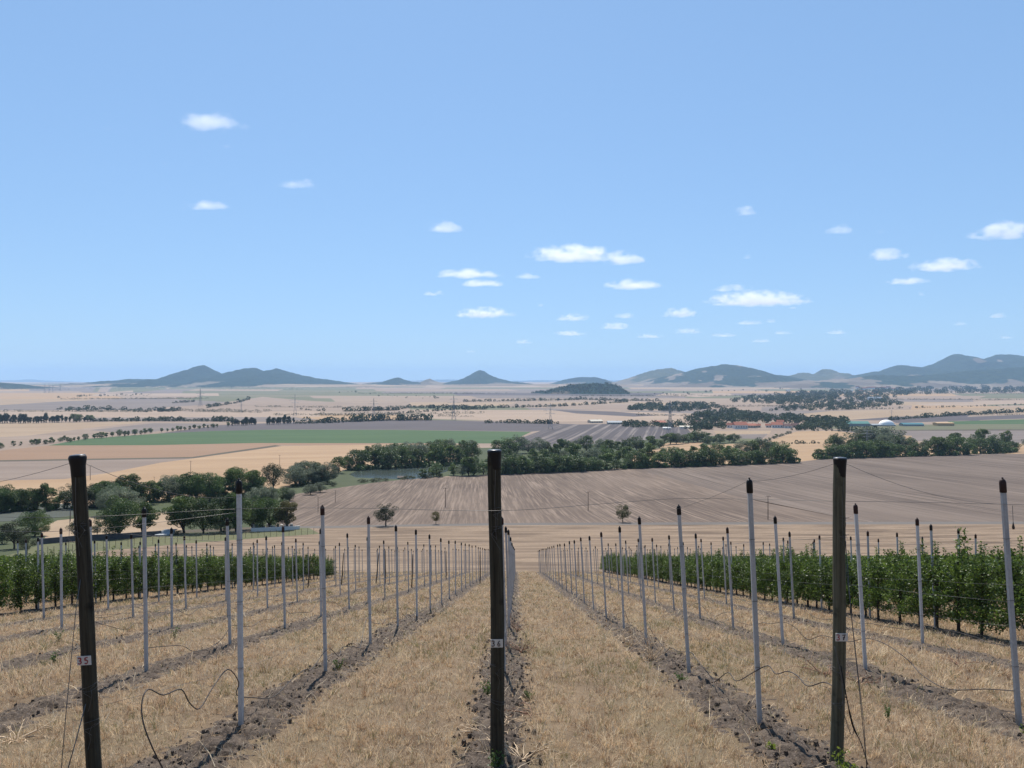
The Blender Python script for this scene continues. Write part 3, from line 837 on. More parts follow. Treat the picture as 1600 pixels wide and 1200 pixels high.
# dark stakes standing among the far rows
M_STK = wood_mat('stake_bark', (.04, .03, .022), (.10, .08, .06))
for px, pb, pt, ln in [(533, 915, 864, 4), (587, 912, 864, 5), (602, 912, 860, 0), (643, 918, 866, 2), (697, 905, 861, 0), (750, 912, 861, 0), (481, 918, 866, 4), (853, 897, 860, 0), (903, 902, 861, 0), (1023, 906, 862, 0)]:
    d = 2.1*F/(pb-870)
    a = at(px, pb, d); a.z = gz1(a.x, d); bt = at(px+ln, pt, d)
    mb = MB(); mb.tube([a-Vector((0, 0, .15)), a.lerp(bt, .35)+Vector((.02, 0, 0)), a.lerp(bt, .7), bt], [.045, .04, .036, .03], 7)
    tag(mb.build('wooden_stake', M_STK, None, True), 'dark wooden stake among the far grey posts %s' % ('left of post 36' if px < 770 else 'right of post 36'), 'stake', 'dark wooden stakes among the far posts')

# ---------------------------------------------------------------- leaf clouds and trees
def leaf_quads(C, size, rg, up=.0, aspect=.7):
    n = len(C)
    nrm = rg.normal(0, 1, (n, 3)); nrm[:, 2] = nrm[:, 2]+up; nrm /= np.linalg.norm(nrm, axis=1, keepdims=True)
    t = rg.normal(0, 1, (n, 3)); a = np.cross(nrm, t); a /= np.linalg.norm(a, axis=1, keepdims=True); b = np.cross(nrm, a)
    s = (size*rg.uniform(.6, 1.3, n))[:, None]
    V = np.stack([C-a*s, C-b*s*aspect, C+a*s, C+b*s*aspect], 1)
    return V.reshape(-1, 3), np.arange(n*4).reshape(-1, 4)
def tree_proto(kind, seed, nleaf, lsize):
    """unit height; returns trunk geometry and leaf positions"""
    rg = np.random.default_rng(seed); rr = random.Random(seed)
    mb = MB()
    if kind == 'poplar': cz, rad, hz, th = .54, .12, .45, .12
    elif kind == 'willow': cz, rad, hz, th = .51, .47, .48, .03
    elif kind == 'shrub': cz, rad, hz, th = .5, .62, .5, .04
    elif kind == 'lone': cz, rad, hz, th = .59, .44, .40, .17
    elif kind == 'oval': cz, rad, hz, th = .52, .33, .49, .03
    else: cz, rad, hz, th = .51, .44, .49, .04
    mb.tube([(0, 0, -.03), (.01, 0, th*.6), (-.005, .01, th+.1), (.01, 0, .75)], [.034, .026, .022, .006], 7)
    ncl = {'poplar': 26, 'willow': 46, 'shrub': 22, 'lone': 34, 'oval': 34}.get(kind, 46)
    cl = []
    for i in range(ncl):
        a = rr.uniform(0, 6.283); u = rr.uniform(-1, 1); q = rr.uniform(.35, 1.0)**.5*rr.uniform(.8, 1.08)
        s = math.sqrt(1-u*u)
        x, y, z = rad*q*s*math.cos(a), rad*q*s*math.sin(a), cz+hz*q*u*.9
        if z < th*1.05 and kind != 'shrub': z = th*1.05+rr.uniform(0, .08)
        cr = rad*rr.uniform(.20, .38) if kind != 'poplar' else rr.uniform(.05, .085)
        cl.append((x, y, min(z, 1-cr*.6), cr))
    for i in range(min(9, ncl)):
        x, y, z, cr = cl[i]
        mb.tube([(0, 0, th+.02*i), (x*.4, y*.4, th+(z-th)*.5), (x*.9, y*.9, z)], [.016, .010, .004], 5)
    cr2 = np.array([c[3]**2 for c in cl]); pick = rg.choice(len(cl), nleaf, p=cr2/cr2.sum())
    v = rg.normal(0, 1, (nleaf, 3)); v /= np.linalg.norm(v, axis=1, keepdims=True)
    q = rg.uniform(.25, 1, nleaf)**.4
    cc = np.array([c[:3] for c in cl])[pick]; cr = np.array([c[3] for c in cl])[pick]
    C = cc + v*(cr*q)[:, None]*np.array([1.1, 1.1, .85 if kind != 'poplar' else 1.7])
    C[:, 2] = np.maximum(C[:, 2], .02)
    V, Fq = leaf_quads(C, lsize, rg)
    return mb, V, Fq
M_BARK = plain_mat('bark', (.09, .07, .055), .9, .3, 14)
LEAF = {'broad': leaf_mat('leaves_dark', (.030, .056, .016), (.12, .17, .045), .25, .25),
        'oval': leaf_mat('leaves_mid', (.042, .072, .018), (.15, .20, .05), .25, .25),
        'poplar': leaf_mat('leaves_poplar', (.025, .042, .020), (.065, .09, .038), .25, .25),
        'willow': leaf_mat('leaves_silver', (.085, .108, .066), (.19, .215, .135), .35, .3),
        'shrub': leaf_mat('leaves_shrub', (.035, .052, .02), (.09, .11, .045), .25, .3),
        'lone': leaf_mat('leaves_lone', (.03, .042, .018), (.07, .085, .035), .25, .5),
        'olive': leaf_mat('leaves_olive', (.05, .055, .02), (.12, .12, .045), .3, .5),
        'yellowed': leaf_mat('leaves_yellowed', (.08, .075, .025), (.17, .15, .05), .3, .5)}
TP = {}
def get_proto(kind, hi, leafmat=None):
    key = (kind, hi, leafmat)
    if key not in TP:
        L = []
        for s in range(3 if hi else 5):
            n = 14000 if hi else 3800
            ls = (.0125 if hi else .022)
            if kind in ('poplar',): n = int(n*.5)
            if kind == 'lone': n = 7000; ls = .014
            mb, V, Fq = tree_proto(kind, 100+s*7+hash_s(kind), n, ls)
            tm = bpy.data.meshes.new('trunk'); tm.from_pydata([tuple(v) for v in mb.V], [], mb.F); tm.materials.append(M_BARK)
            cm = np_mesh('crown', V, Fq, 4, [LEAF[leafmat or kind]])
            L.append((tm, cm))
        TP[key] = L
    return TP[key]
def hash_s(s): return sum(ord(c) for c in s)
NAMES = {'broad': 'broadleaf_tree', 'oval': 'broadleaf_tree', 'poplar': 'poplar_tree', 'willow': 'willow_tree', 'shrub': 'shrub', 'lone': 'broadleaf_tree'}
def tree(px, py, hpx, kind, label, group=None, hi=False, wide=1.0, leafmat=None, cat=None, rr=R):
    p = at(px, py); H = hpx/F*p.y
    tm, cm = rr.choice(get_proto(kind, hi, leafmat))
    e = empty(NAMES[kind], p, rr.uniform(0, 6.28))
    e.scale = (H*wide, H*wide, H)
    obj_of('trunk', tm, e); obj_of('crown', cm, e)
    tag(e, label, cat or ('shrub' if kind == 'shrub' else 'tree'), group)
    return e
def lerp_poly(pts, t):
    L = [math.dist(pts[i], pts[i+1]) for i in range(len(pts)-1)]; s = t*sum(L)
    for i, l in enumerate(L):
        if s <= l or i == len(L)-1:
            u = s/l; return (pts[i][0]+(pts[i+1][0]-pts[i][0])*u, pts[i][1]+(pts[i+1][1]-pts[i][1])*u)
        s -= l
def belt(pts, n, h0, h1, kinds, place, group, hi=False, jy=1.0, wide=1.1):
    rr = random.Random(int(pts[0][0])*3+n)
    adj = {'broad': 'dark round tree', 'oval': 'green upright tree', 'poplar': 'slim dark poplar', 'willow': 'silvery willow', 'shrub': 'low dark shrub', 'lone': 'spreading tree'}
    for i in range(n):
        t = (i+rr.uniform(.2, .8))/n; x, y = lerp_poly(pts, t); k = rr.choice(kinds)
        part = 'at the left end' if t < .33 else ('in the middle' if t < .67 else 'at the right end')
        tree(x, y+rr.uniform(-jy, jy), (.88 if y < 745 else 1)*(h0*.78+(h1*1.12-h0*.8)*rr.random())*(.6 if k == 'shrub' else 1), k, '%s %s of %s' % (adj[k], part.replace('at the ', 'at '), place), group, hi, wide*rr.uniform(.85, 1.2), rr=rr)
# big trees near the lane at left
G = 'large trees along the lane in the left valley'
for a in [(55, 838, 43, 'broad', 1.25, 'round dark tree standing alone above the left stubble patch'),
          (22, 858, 44, 'lone', 1.2, 'loose light tree at the left edge near the first posts'),
          (42, 866, 30, 'lone', 1.0, 'smaller loose tree below the round dark one at left'),
          (3, 850, 34, 'broad', 1.0, 'dark tree cut by the left edge of the picture'),
          (186, 840, 72, 'broad', .95, 'tallest dark tree of the pair left of the lane gap'),
          (222, 836, 58, 'oval', 1.1, 'thinner tree on the right of the pair before the gap'),
          (152, 838, 24, 'lone', .8, 'small thin young tree right of post 35'),
          (116, 840, 26, 'lone', .8, 'small thin young tree left of post 35'),
          (287, 833, 66, 'oval', 1.15, 'bright green tall tree at the left end of the lane row'),
          (318, 833, 60, 'broad', 1.0, 'second dark tree of the lane row from the left'),
          (345, 831, 60, 'broad', .9, 'third dark tree of the lane row from the left'),
          (368, 831, 62, 'oval', .95, 'fourth tree of the lane row behind the grey post'),
          (394, 828, 58, 'broad', 1.0, 'fifth dark tree of the lane row from the left'),
          (422, 827, 55, 'broad', .95, 'sixth dark tree of the lane row from the left')]:
    tree(a[0], a[1], a[2], a[3], a[5], G, True, a[4])
tree(449, 827, 50, 'oval', 'yellowing tree at the right end of the lane row', G, True, 1.1, 'yellowed')
tree(350, 834, 20, 'shrub', 'low dark bush under the lane row of trees', None, True, 1.1)
tree(278, 836, 8, 'shrub', 'small bright yellow bush beside the white wall', None, False, 1.2, 'yellowed')
G = 'trees across the valley floor at left'
belt([(-60, 800), (0, 800), (80, 796)], 9, 34, 44, ['broad', 'oval'], 'the left valley thicket', G, True, 2)
belt([(80, 797), (140, 792), (200, 786)], 10, 22, 38, ['broad', 'oval', 'lone'], 'the scrubby trees behind post 35', G, True, 2)
belt([(150, 793), (230, 788), (290, 780)], 9, 34, 44, ['broad', 'willow', 'oval'], 'the thicket above the stubble patch', G, True, 2)
belt([(165, 806), (215, 806)], 3, 38, 46, ['willow'], 'the pale willows behind the tall pair', G, True, 2)
belt([(290, 785), (350, 780), (400, 776)], 8, 30, 45, ['broad', 'broad', 'oval'], 'the grove behind the lane row', G, True, 2)
tree(372, 762, 36, 'broad', 'tall dark tree rising above the grove', None, True)
tree(427, 768, 44, 'lone', 'broad crowned tree left of the pond', None, True, 1.0)
tree(398, 776, 34, 'broad', 'dark tree between the tall one and the broad one', None, True, 1.2)
belt([(455, 760), (490, 755), (515, 757)], 6, 24, 36, ['broad', 'willow'], 'the clump left of the pond', G, True, 2, 1.2)
belt([(395, 790), (430, 786), (460, 780)], 5, 20, 30, ['willow', 'broad'], 'the low clump under the broad tree', G, True, 2, 1.2)
belt([(475, 775), (505, 770)], 2, 16, 20, ['willow'], 'the grey bushes above the harrowed field', G, True, 2, 1.3)
# pond
G = 'trees around the pond'
belt([(520, 742), (550, 734), (610, 731), (690, 727), (745, 724)], 16, 30, 40, ['broad', 'oval', 'broad'], 'the far bank of the pond', G, False, 1, 1.2)
belt([(570, 718), (640, 711), (740, 705)], 15, 20, 27, ['oval', 'willow', 'broad', 'willow'], 'the upper row behind the pond', G, False, 1, 1.2)
belt([(600, 722), (740, 716)], 11, 24, 30, ['willow', 'oval'], 'the middle row behind the pond', G, False, 1, 1.2)
belt([(700, 744), (745, 742), (800, 738)], 8, 24, 36, ['broad', 'oval', 'willow'], 'the near bank of the pond', G, False, 1, 1.2)
belt([(560, 754), (605, 752)], 5, 8, 12, ['shrub'], 'the bushes below the pond', G, False, .5, 1.6)
belt([(625, 750), (690, 745)], 7, 9, 15, ['shrub', 'oval'], 'the dark bank below the pond', G, False, .5, 1.5)
tree(682, 744, 22, 'broad', 'dark round tree at the right shore of the pond', None, False, 1.2)
tree(520, 760, 8, 'shrub', 'small dark bush on the green bank left of the pond', None, False, 1.3)
# belt along the top of the harrowed field
G = 'tree belt along the top of the harrowed field'
belt([(780, 741), (880, 737), (1000, 731), (1120, 727), (1243, 722)], 34, 22, 34, ['broad', 'broad', 'broad', 'oval'], 'the dark belt above the harrowed field', G, False, .6, 1.25)
belt([(785, 725), (900, 722), (1000, 722), (1100, 718), (1235, 714)], 26, 26, 36, ['willow', 'oval', 'broad', 'oval'], 'the second row of the belt', G, False, .6, 1.1)
belt([(770, 712), (840, 706), (920, 704), (960, 708)], 12, 24, 32, ['willow', 'broad', 'oval'], 'the back row by the second pond', G, False, .6, 1.2)
belt([(925, 712), (990, 704), (1035, 701)], 9, 20, 28, ['broad', 'oval'], 'the clump before the striped field', G, False, .6, 1.2)
belt([(1035, 696), (1075, 692), (1112, 688)], 9, 16, 24, ['broad', 'willow', 'oval'], 'the clump on the golden field', G, False, .6, 1.3)
belt([(1100, 694), (1155, 690)], 5, 11, 17, ['broad', 'oval'], 'the low clump right of the golden strip', G, False, .6, 1.3)
belt([(1195, 691), (1237, 676)], 8, 7, 11, ['shrub', 'oval'], 'the hedge beside the golden field', G, False, .3, 1.5)
G = 'tree belt behind post 37'
belt([(1276, 717), (1340, 714.5), (1420, 712.5), (1500, 710.5), (1585, 706)], 26, 22, 34, ['broad', 'broad', 'broad', 'oval'], 'the dark belt behind post 37', G, False, .5, 1.25)
belt([(1290, 706), (1400, 704), (1500, 702), (1580, 700)], 18, 24, 34, ['broad', 'oval', 'oval', 'willow'], 'the second row behind post 37', G, False, .5, 1.0)
belt([(1342, 703), (1398, 702)], 8, 34, 42, ['willow'], 'the silver willows behind post 37', G, False, .5, 1.2)
belt([(1555, 704), (1680, 700)], 6, 14, 20, ['broad', 'willow'], 'the belt end at the right edge', G, False, .5, 1.2)
# avenue along the green field
G = 'roadside trees along the green field'
av = [(x/6.667, 640+(y+22)/6.667, 9) for x, y in [(10, 385), (140, 360), (215, 355), (335, 345), (375, 347), (405, 342), (475, 340), (530, 330), (555, 327), (630, 315), (670, 302), (705, 315), (735, 318), (775, 305), (820, 300), (890, 292), (985, 280), (1015, 272), (1060, 275), (1110, 268), (1170, 260), (1245, 252), (1300, 257), (1335, 246), (1405, 243), (1470, 240), (1510, 230), (1565, 220)]]
av += [(x/4, 540+(y+14)/4, 7) for x, y in [(1010, 527), (1045, 524), (1080, 520), (1110, 517), (1130, 515), (1155, 514), (1185, 512), (1215, 507), (1245, 505), (1275, 502), (1300, 502), (1330, 500), (1357, 497), (1425, 492)]]
for i, (x, y, h) in enumerate(av):
    tree(x, y, h*R.uniform(.75, 1.2), 'oval' if i % 3 else 'broad', 'small round roadside tree on the %s part of the avenue' % ('left' if i < 14 else 'middle' if i < 28 else 'right'), G, False, 1.1)
# poplar rows
G = 'poplar rows across the plain at left'
belt([(-10, 661.5), (60, 661), (95, 660)], 26, 11, 18, ['poplar'], 'the left poplar row', G, False, .2, 1.5)
belt([(95, 660), (145, 658.5)], 9, 9, 14, ['oval', 'poplar'], 'the thick end of the left poplar row', G, False, .2, 1.4)
belt([(362, 665), (402, 663.5)], 12, 10, 16, ['poplar'], 'the middle poplar row', G, False, .2, 1.5)
belt([(417, 663.5), (460, 662)], 13, 11, 17, ['poplar'], 'the poplar row right of the gap', G, False, .2, 1.5)
# the three lone trees by the track
tree(603, 822, 35, 'lone', 'dark lone tree with a round crown beside the dirt track', None, True, 1.15)
tree(681, 819, 22, 'lone', 'thin pale lone tree with sparse leaves by the track', None, False, .7, 'yellowed')
tree(973, 816, 28, 'lone', 'olive green lone tree leaning above the track', None, True, .95, 'olive')

# ---------------------------------------------------------------- woods and hedgerows that read as one mass
def mass(name, spots, mat, label, cat='hedgerow', q=70):
    """spots: (px, py, height px, width factor) -> one mesh of leafy crowns"""
    rg = np.random.default_rng(len(spots)+int(spots[0][0]))
    Vs = []
    for px, py, h, w in spots:
        p = at(px, py); H = h/F*p.y
        v = rg.normal(0, 1, (q, 3)); v /= np.linalg.norm(v, axis=1, keepdims=True)
        C = np.array([p.x, p.y, p.z+H*.5]) + v*np.array([H*.5*w, H*.5*w, H*.5])*(rg.uniform(.5, 1, q)**.4)[:, None]
        V, _ = leaf_quads(C, H*.16, rg)
        Vs.append(V)
    V = np.concatenate(Vs)
    o = obj_of(name, np_mesh(name, V, np.arange(len(V)).reshape(-1, 4), 4, [mat]))
    tag(o, label, cat, kind='stuff')
def line_spots(pts, step, h0, h1, jit=.3, gap=0.0, w=1.4, rr=None):
    rr = rr or R
    L = sum(math.dist(pts[i], pts[i+1]) for i in range(len(pts)-1)); n = max(2, int(L/step)); out = []
    for i in range(n):
        if rr.random() < gap: continue
        x, y = lerp_poly(pts, (i+rr.random())/n); out.append((x, y+rr.uniform(-jit, jit), h0*.6+(h1*1.1-h0*.6)*rr.random()**1.8, w*rr.uniform(.7, 1.1)))
    return out
def area_spots(poly, n, h0, h1, w=1.4):
    xs = [p[0] for p in poly]; ys = [p[1] for p in poly]; out = []
    while len(out) < n:
        x, y = R.uniform(min(xs), max(xs)), R.uniform(min(ys), max(ys))
        if pip(x, y, poly): out.append((x, y, R.uniform(h0, h1), w*R.uniform(.8, 1.2)))
    return out
M_FW = leaf_mat('far_woodland', (.024, .040, .020), (.065, .090, .040), .2, .02, .8, 0)
mass('hedgerow', line_spots([(145, 658.6), (250, 658), (362, 658.5)], 2.6, 4, 8), M_FW, 'low dark hedgerow joining the poplar rows')
mass('hedgerow', line_spots([(460, 662), (505, 661), (590, 657.5), (675, 656.5)], 2.4, 4, 10, gap=.06), M_FW, 'hedgerow on top of the ploughed field')
mass('hedgerow', line_spots([(535, 651), (600, 649), (640, 645)], 4, 3, 6, gap=.3), M_FW, 'broken line of trees above the ploughed field')
mass('hedgerow', line_spots([(757, 661), (800, 661), (872, 662.5)], 2.6, 4, 7, gap=.1), M_FW, 'dark hedge left of the large pylon')
mass('hedgerow', line_spots([(537, 643), (620, 641), (640, 637), (760, 640)], 2.4, 3, 7, gap=.1), M_FW, 'hedgerow across the middle plain')
mass('hedgerow', line_spots([(632, 646), (700, 641), (735, 641)], 2.6, 3, 5, gap=.15), M_FW, 'second hedgerow across the middle plain')
mass('hedgerow', line_spots([(725, 628), (800, 627), (905, 625)], 2.2, 2, 4.5, gap=.05), M_FW, 'thin hedgerow left of the wooded knoll')
mass('hedgerow', line_spots([(725, 638), (800, 637), (880, 635), (985, 628)], 2.4, 3, 5.5, gap=.15), M_FW, 'hedgerow below the thin one')
mass('hedgerow', line_spots([(905, 624), (960, 626), (1035, 627)], 2, 2.5, 4.5), M_FW, 'dense hedgerow under the wooded knoll')
mass('hedgerow', line_spots([(90, 641), (150, 640), (240, 643), (280, 641)], 2.2, 3, 6, jit=1.5, gap=.2), M_FW, 'scattered grove on the left plain')
mass('hedgerow', line_spots([(85, 623), (130, 619), (240, 617)], 3, 1.5, 3.5, jit=1.2, gap=.3), M_FW, 'far hedges below the left ridge')
mass('hedgerow', line_spots([(250, 643), (270, 643)], 4, 6, 7), M_FW, 'pair of dark bushes on the left plain')
mass('hedgerow', line_spots([(325, 637), (370, 630), (390, 624)], 2.4, 4, 6), M_FW, 'dark hedge climbing the tan hillside at left')
mass('hedgerow', line_spots([(270, 630), (303, 628)], 2, 2, 3.5), M_FW, 'short dark hedge in the left plain')
mass('hedgerow', line_spots([(470, 640), (510, 643)], 4, 3, 5, gap=.2), M_FW, 'small bushes beside the second pylon')
mass('hedgerow', line_spots([(530, 612), (620, 620), (700, 622)], 4, 1.2, 3, jit=2, gap=.4), M_FW, 'far dots of bushes below the cone hill')
mass('hedgerow', line_spots([(1010, 617), (1130, 612), (1300, 607)], 5, 1.5, 3, jit=2.5, gap=.35), M_FW, 'far scattered bushes right of the knoll')
mass('hedgerow', line_spots([(1390, 657), (1440, 653), (1500, 649), (1600, 644), (1750, 640)], 2.2, 3.5, 7, gap=.04), M_FW, 'hedge behind the farm at right')
mass('hedgerow', line_spots([(1290, 641), (1420, 638), (1600, 633)], 3, 2, 3.5, gap=.3), M_FW, 'thin hedge on the right plain')
mass('hedgerow', line_spots([(1180, 694), (1420, 692)], 4, 3, 6, gap=.3), M_FW, 'low hedge between the two golden fields')
mass('hedgerow', line_spots([(1230, 672), (1400, 676)], 9, 6, 9, gap=.1, w=1.1), M_FW, 'round bushes at the edge of the golden field')
mass('woodland', area_spots([(974, 640), (1000, 634), (1060, 632), (1110, 633), (1132, 638), (1100, 640), (1050, 644), (1010, 642)], 170, 4, 7), M_FW, 'flat dark wood on the plain right of centre', 'wood')
mass('woodland', area_spots([(1072, 656), (1095, 646), (1140, 643), (1190, 650), (1250, 652), (1290, 656), (1330, 660), (1310, 667), (1260, 664), (1180, 660), (1135, 662), (1135, 671), (1100, 672), (1070, 664)], 300, 5, 9), M_FW, 'village trees around the red roofs', 'wood')
mass('woodland', area_spots([(965, 663), (1070, 661), (1100, 668), (1090, 676), (1060, 668), (965, 668)], 70, 4, 8), M_FW, 'trees along the striped field edge', 'wood')
mass('woodland', area_spots([(1265, 660), (1320, 660), (1325, 672), (1290, 671), (1245, 672)], 60, 7, 11), M_FW, 'round trees left of the green barn', 'wood')
mass('woodland', area_spots([(1200, 622), (1250, 614), (1320, 611), (1400, 609), (1500, 603), (1620, 600), (1620, 614), (1500, 615), (1430, 617), (1380, 624), (1415, 632), (1340, 640), (1260, 642), (1200, 643), (1230, 634), (1190, 628)], 800, 3, 6), M_FW, 'long wood below the far town at right', 'wood')
mass('woodland', area_spots([(1130, 628), (1180, 618), (1300, 614), (1300, 628), (1200, 631)], 200, 3, 5), M_FW, 'wood left of the far town', 'wood')

rh = random.Random(31)
for i in range(34):
    y0_ = rh.choice([601.5, 603.5, 606, 608.5, 611.5, 615, 619, 624, 630, 636, 643, 649]); x0_ = rh.uniform(-60, 1560); L_ = rh.uniform(70, 330)
    h_ = .8+(y0_-600)*.055
    mass('hedgerow', line_spots([(x0_, y0_), (x0_+L_, y0_+rh.uniform(-.25, .25)*(y0_-598)*.3)], max(1.1, h_*.55), h_*.5, h_*1.15, jit=.05, gap=rh.choice((.0, .04, .12)), w=2.2, rr=rh), M_FW, 'thin dark hedgerow between the far fields of the plain', q=24)
for pts, n_, lb in [([(770, 741.5), (880, 737.5), (1000, 731.5), (1120, 727.5), (1246, 722.5)], 2.6, 'dark undergrowth along the belt above the harrowed field'),
                    ([(1276, 717.5), (1340, 715), (1420, 713), (1500, 711), (1590, 706.5)], 2.6, 'dark undergrowth along the belt behind post 37'),
                    ([(545, 735.5), (610, 732), (690, 728), (745, 725.5)], 3, 'dark undergrowth on the far bank of the pond'),
                    ([(-60, 801), (80, 797), (140, 793), (200, 787), (290, 781), (400, 777)], 4, 'dark undergrowth in the left valley thicket'),
                    ([(455, 761), (490, 756), (520, 757)], 3, 'dark undergrowth in the clump left of the pond')]:
    mass('undergrowth', line_spots(pts, n_, 3, 9, jit=.8, gap=.05, w=1.5), LEAF['broad'], lb, 'undergrowth', q=150)

# ---------------------------------------------------------------- hills
def hill_mat(name, forest, field, f_lo, f_hi, scale=1/420.0):
    m, nt, b = new_mat(name)
    g = node(nt, 'ShaderNodeNewGeometry'); p = g.outputs['Position']
    a = noise(nt, mapping(nt, p, .3, (1, .5, 1)), scale, 3, .5)
    sx = node(nt, 'ShaderNodeSeparateXYZ'); nt.links.new(p, sx.inputs[0])
    hz = ramp(nt, sx.outputs['Z'], 60, -60)
    ad = node(nt, 'ShaderNodeMath', operation='ADD'); nt.links.new(a, ad.inputs[0])
    mu = node(nt, 'ShaderNodeMath', operation='MULTIPLY'); nt.links.new(hz, mu.inputs[0]); mu.inputs[1].default_value = .28
    nt.links.new(mu.outputs[0], ad.inputs[1])
    vor = node(nt, 'ShaderNodeTexVoronoi'); vor.inputs['Scale'].default_value = 1/260.0
    nt.links.new(mapping(nt, p, .2, (1, .6, 1)), vor.inputs['Vector'])
    hs = node(nt, 'ShaderNodeSeparateColor'); nt.links.new(vor.outputs['Color'], hs.inputs[0])
    fieldc = mix(nt, hs.outputs[0], field, tuple(x*.55 for x in field))
    fo = mix(nt, ramp(nt, noise(nt, p, 1/35.0, 4, .7), .35, .65), tuple(x*.7 for x in forest), tuple(x*1.35 for x in forest))
    c = mix(nt, ramp(nt, ad.outputs[0], f_lo, f_hi), fo, fieldc)
    nt.links.new(c, b.inputs['Base Color']); b.inputs['Roughness'].default_value = 1; b.inputs['Specular IOR Level'].default_value = 0
    return m
MH_DARK = hill_mat('wooded_hillside', (.026, .042, .034), (.20, .17, .13), .79, .81)
MH_MIX = hill_mat('patched_hillside', (.030, .046, .035), (.22, .18, .14), .66, .675)
MH_DRY = hill_mat('dry_hillside', (.07, .075, .045), (.22, .18, .13), .60, .68)
MH_SWELL = hill_mat('swell_of_fields', (.045, .062, .04), (.33, .255, .185), .50, .52, 1/600.0)
def hill(pts, D, front, back, mat, label, seed=1, bumps=9.0, foot=-72):
    xs = np.array([p[0] for p in pts], float); ys = np.array([p[1] for p in pts], float)
    px = np.arange(xs[0], xs[-1]+.1, 1.5)
    # smooth interpolation of the outline
    m = _pchip(xs, ys); i = np.clip(np.searchsorted(xs, px)-1, 0, len(xs)-2); h = xs[i+1]-xs[i]; t = (px-xs[i])/h
    py = ys[i]*(1+2*t)*(1-t)**2+m[i]*h*t*(1-t)**2+ys[i+1]*t*t*(3-2*t)+m[i+1]*h*t*t*(t-1)
    X = (px-800)/F*D; Zt = (EYE-py)/F*D
    ts = np.concatenate([np.linspace(-1, 0, 36), np.linspace(0, 1, 14)[1:]])
    XX, TT = np.meshgrid(X, ts)
    Y = D + np.where(TT < 0, TT*front, TT*back)
    w = np.where(TT < 0, (1-np.abs(TT))**1.35, (1-TT)**1.2)
    rid = (fbm(XX/420.0, Y/420.0, seed, 4)-.47)*.55
    w2 = np.clip(w + rid*w*(1-w)*3.2, 0, 1)
    Z = foot + (Zt[None, :]-foot)*w2
    Z = Z + (vnoise(XX/24.0, Y/24.0, seed+5)-.5)*bumps*(w > .02)+(vnoise(XX/90.0, Y/90.0, seed+8)-.5)*bumps*(w > .02)
    V = np.stack([XX, Y, Z], -1).reshape(-1, 3); nx = len(X)
    I = np.arange(V.shape[0]).reshape(len(ts), nx)
    Fq = np.stack([I[:-1, :-1], I[:-1, 1:], I[1:, 1:], I[1:, :-1]], -1).reshape(-1, 4)
    o = obj_of('hill', np_mesh('hill', V, Fq, 4, [mat], smooth=True)); tag(o, label, 'hill', kind='structure')
    return XX, Y, Z
hill([(-300, 590), (-100, 592), (0, 599.5), (25, 605), (42, 609), (50, 615), (60, 621)], 5600, 700, 900, MH_DARK, 'dark wooded hill cut by the left edge', 3)
hill([(60, 611), (100, 607.5), (130, 604), (170, 599.5), (198, 594), (207, 592), (225, 593), (262, 592.5), (275, 590), (290, 583), (304, 575.5), (312, 571), (317, 570.6), (329, 578), (345, 585), (357, 587), (370, 581), (385, 575.3), (400, 575), (412, 579), (422, 580), (432, 575.5), (445, 580), (475, 587), (510, 593), (540, 597.5), (560, 600.5), (620, 606)], 8600, 2300, 1500, MH_DARK, 'long blue ridge with two rounded summits at left', 5)
hill([(535, 607), (560, 601), (580, 598.4), (600, 596), (613, 591.5), (622, 589.5), (632, 593), (645, 597), (655, 598), (700, 606)], 8800, 1300, 1000, MH_DARK, 'small pointed hill left of the cone', 7)
hill([(625, 606), (655, 598.5), (664, 594), (671, 591.3), (680, 595.5), (695, 599), (740, 606)], 9000, 1000, 1000, MH_DRY, 'tiny bare hill between the pointed one and the cone', 8)
hill([(640, 606), (680, 600), (705, 596.5), (725, 591), (736, 585), (745, 579.7), (750, 578.3), (756, 580), (765, 586), (778, 591), (800, 596), (830, 599.5), (880, 606)], 9200, 1500, 1300, MH_DARK, 'steep cone shaped hill in the centre', 9)
hill([(830, 605), (860, 600), (880, 593.5), (895, 591), (905, 589.5), (930, 589), (942, 592), (960, 597), (1000, 604)], 10500, 1300, 1200, MH_DARK, 'flat pale hill right of the cone', 10)
hill([(930, 604), (960, 597), (985, 590), (1000, 584.5), (1015, 580), (1030, 577), (1047, 575.3), (1062, 579), (1085, 586), (1120, 600)], 9600, 1600, 1200, MH_DRY, 'sloping hill with bare left side', 11)
hill([(960, 606), (1000, 598), (1040, 588), (1070, 581), (1100, 574), (1120, 571), (1133, 569.3), (1150, 571), (1170, 574), (1185, 578), (1200, 583.5), (1225, 587), (1260, 594), (1300, 603)], 8200, 2000, 1300, MH_MIX, 'broad wooded hill with fields on its lower slope', 12)
hill([(1150, 600), (1200, 590), (1235, 586.5), (1250, 583), (1262, 582.3), (1272, 585), (1280, 580), (1288, 577.2), (1300, 577.5), (1306, 582), (1320, 585), (1340, 586.5), (1375, 590), (1420, 602)], 9800, 1700, 1300, MH_DRY, 'low hills with one flat topped bare dome', 13)
hill([(1300, 602), (1335, 588), (1360, 582), (1380, 579.5), (1390, 577), (1397, 572.5), (1405, 570), (1420, 572), (1435, 573.8), (1450, 571), (1465, 567), (1475, 561), (1485, 555), (1493, 553), (1505, 555), (1520, 561), (1530, 563.5), (1545, 558), (1560, 554), (1575, 553.5), (1600, 557), (1660, 566), (1750, 580), (1860, 600)], 8800, 2600, 1500, MH_MIX, 'high double summit ridge at right', 14)
hill([(1180, 604), (1240, 597), (1320, 592), (1380, 586), (1420, 587), (1480, 583), (1540, 577), (1600, 574), (1680, 576), (1800, 585), (1900, 602)], 6800, 1500, 1500, MH_MIX, 'patchwork slopes of fields and woods at right', 15)
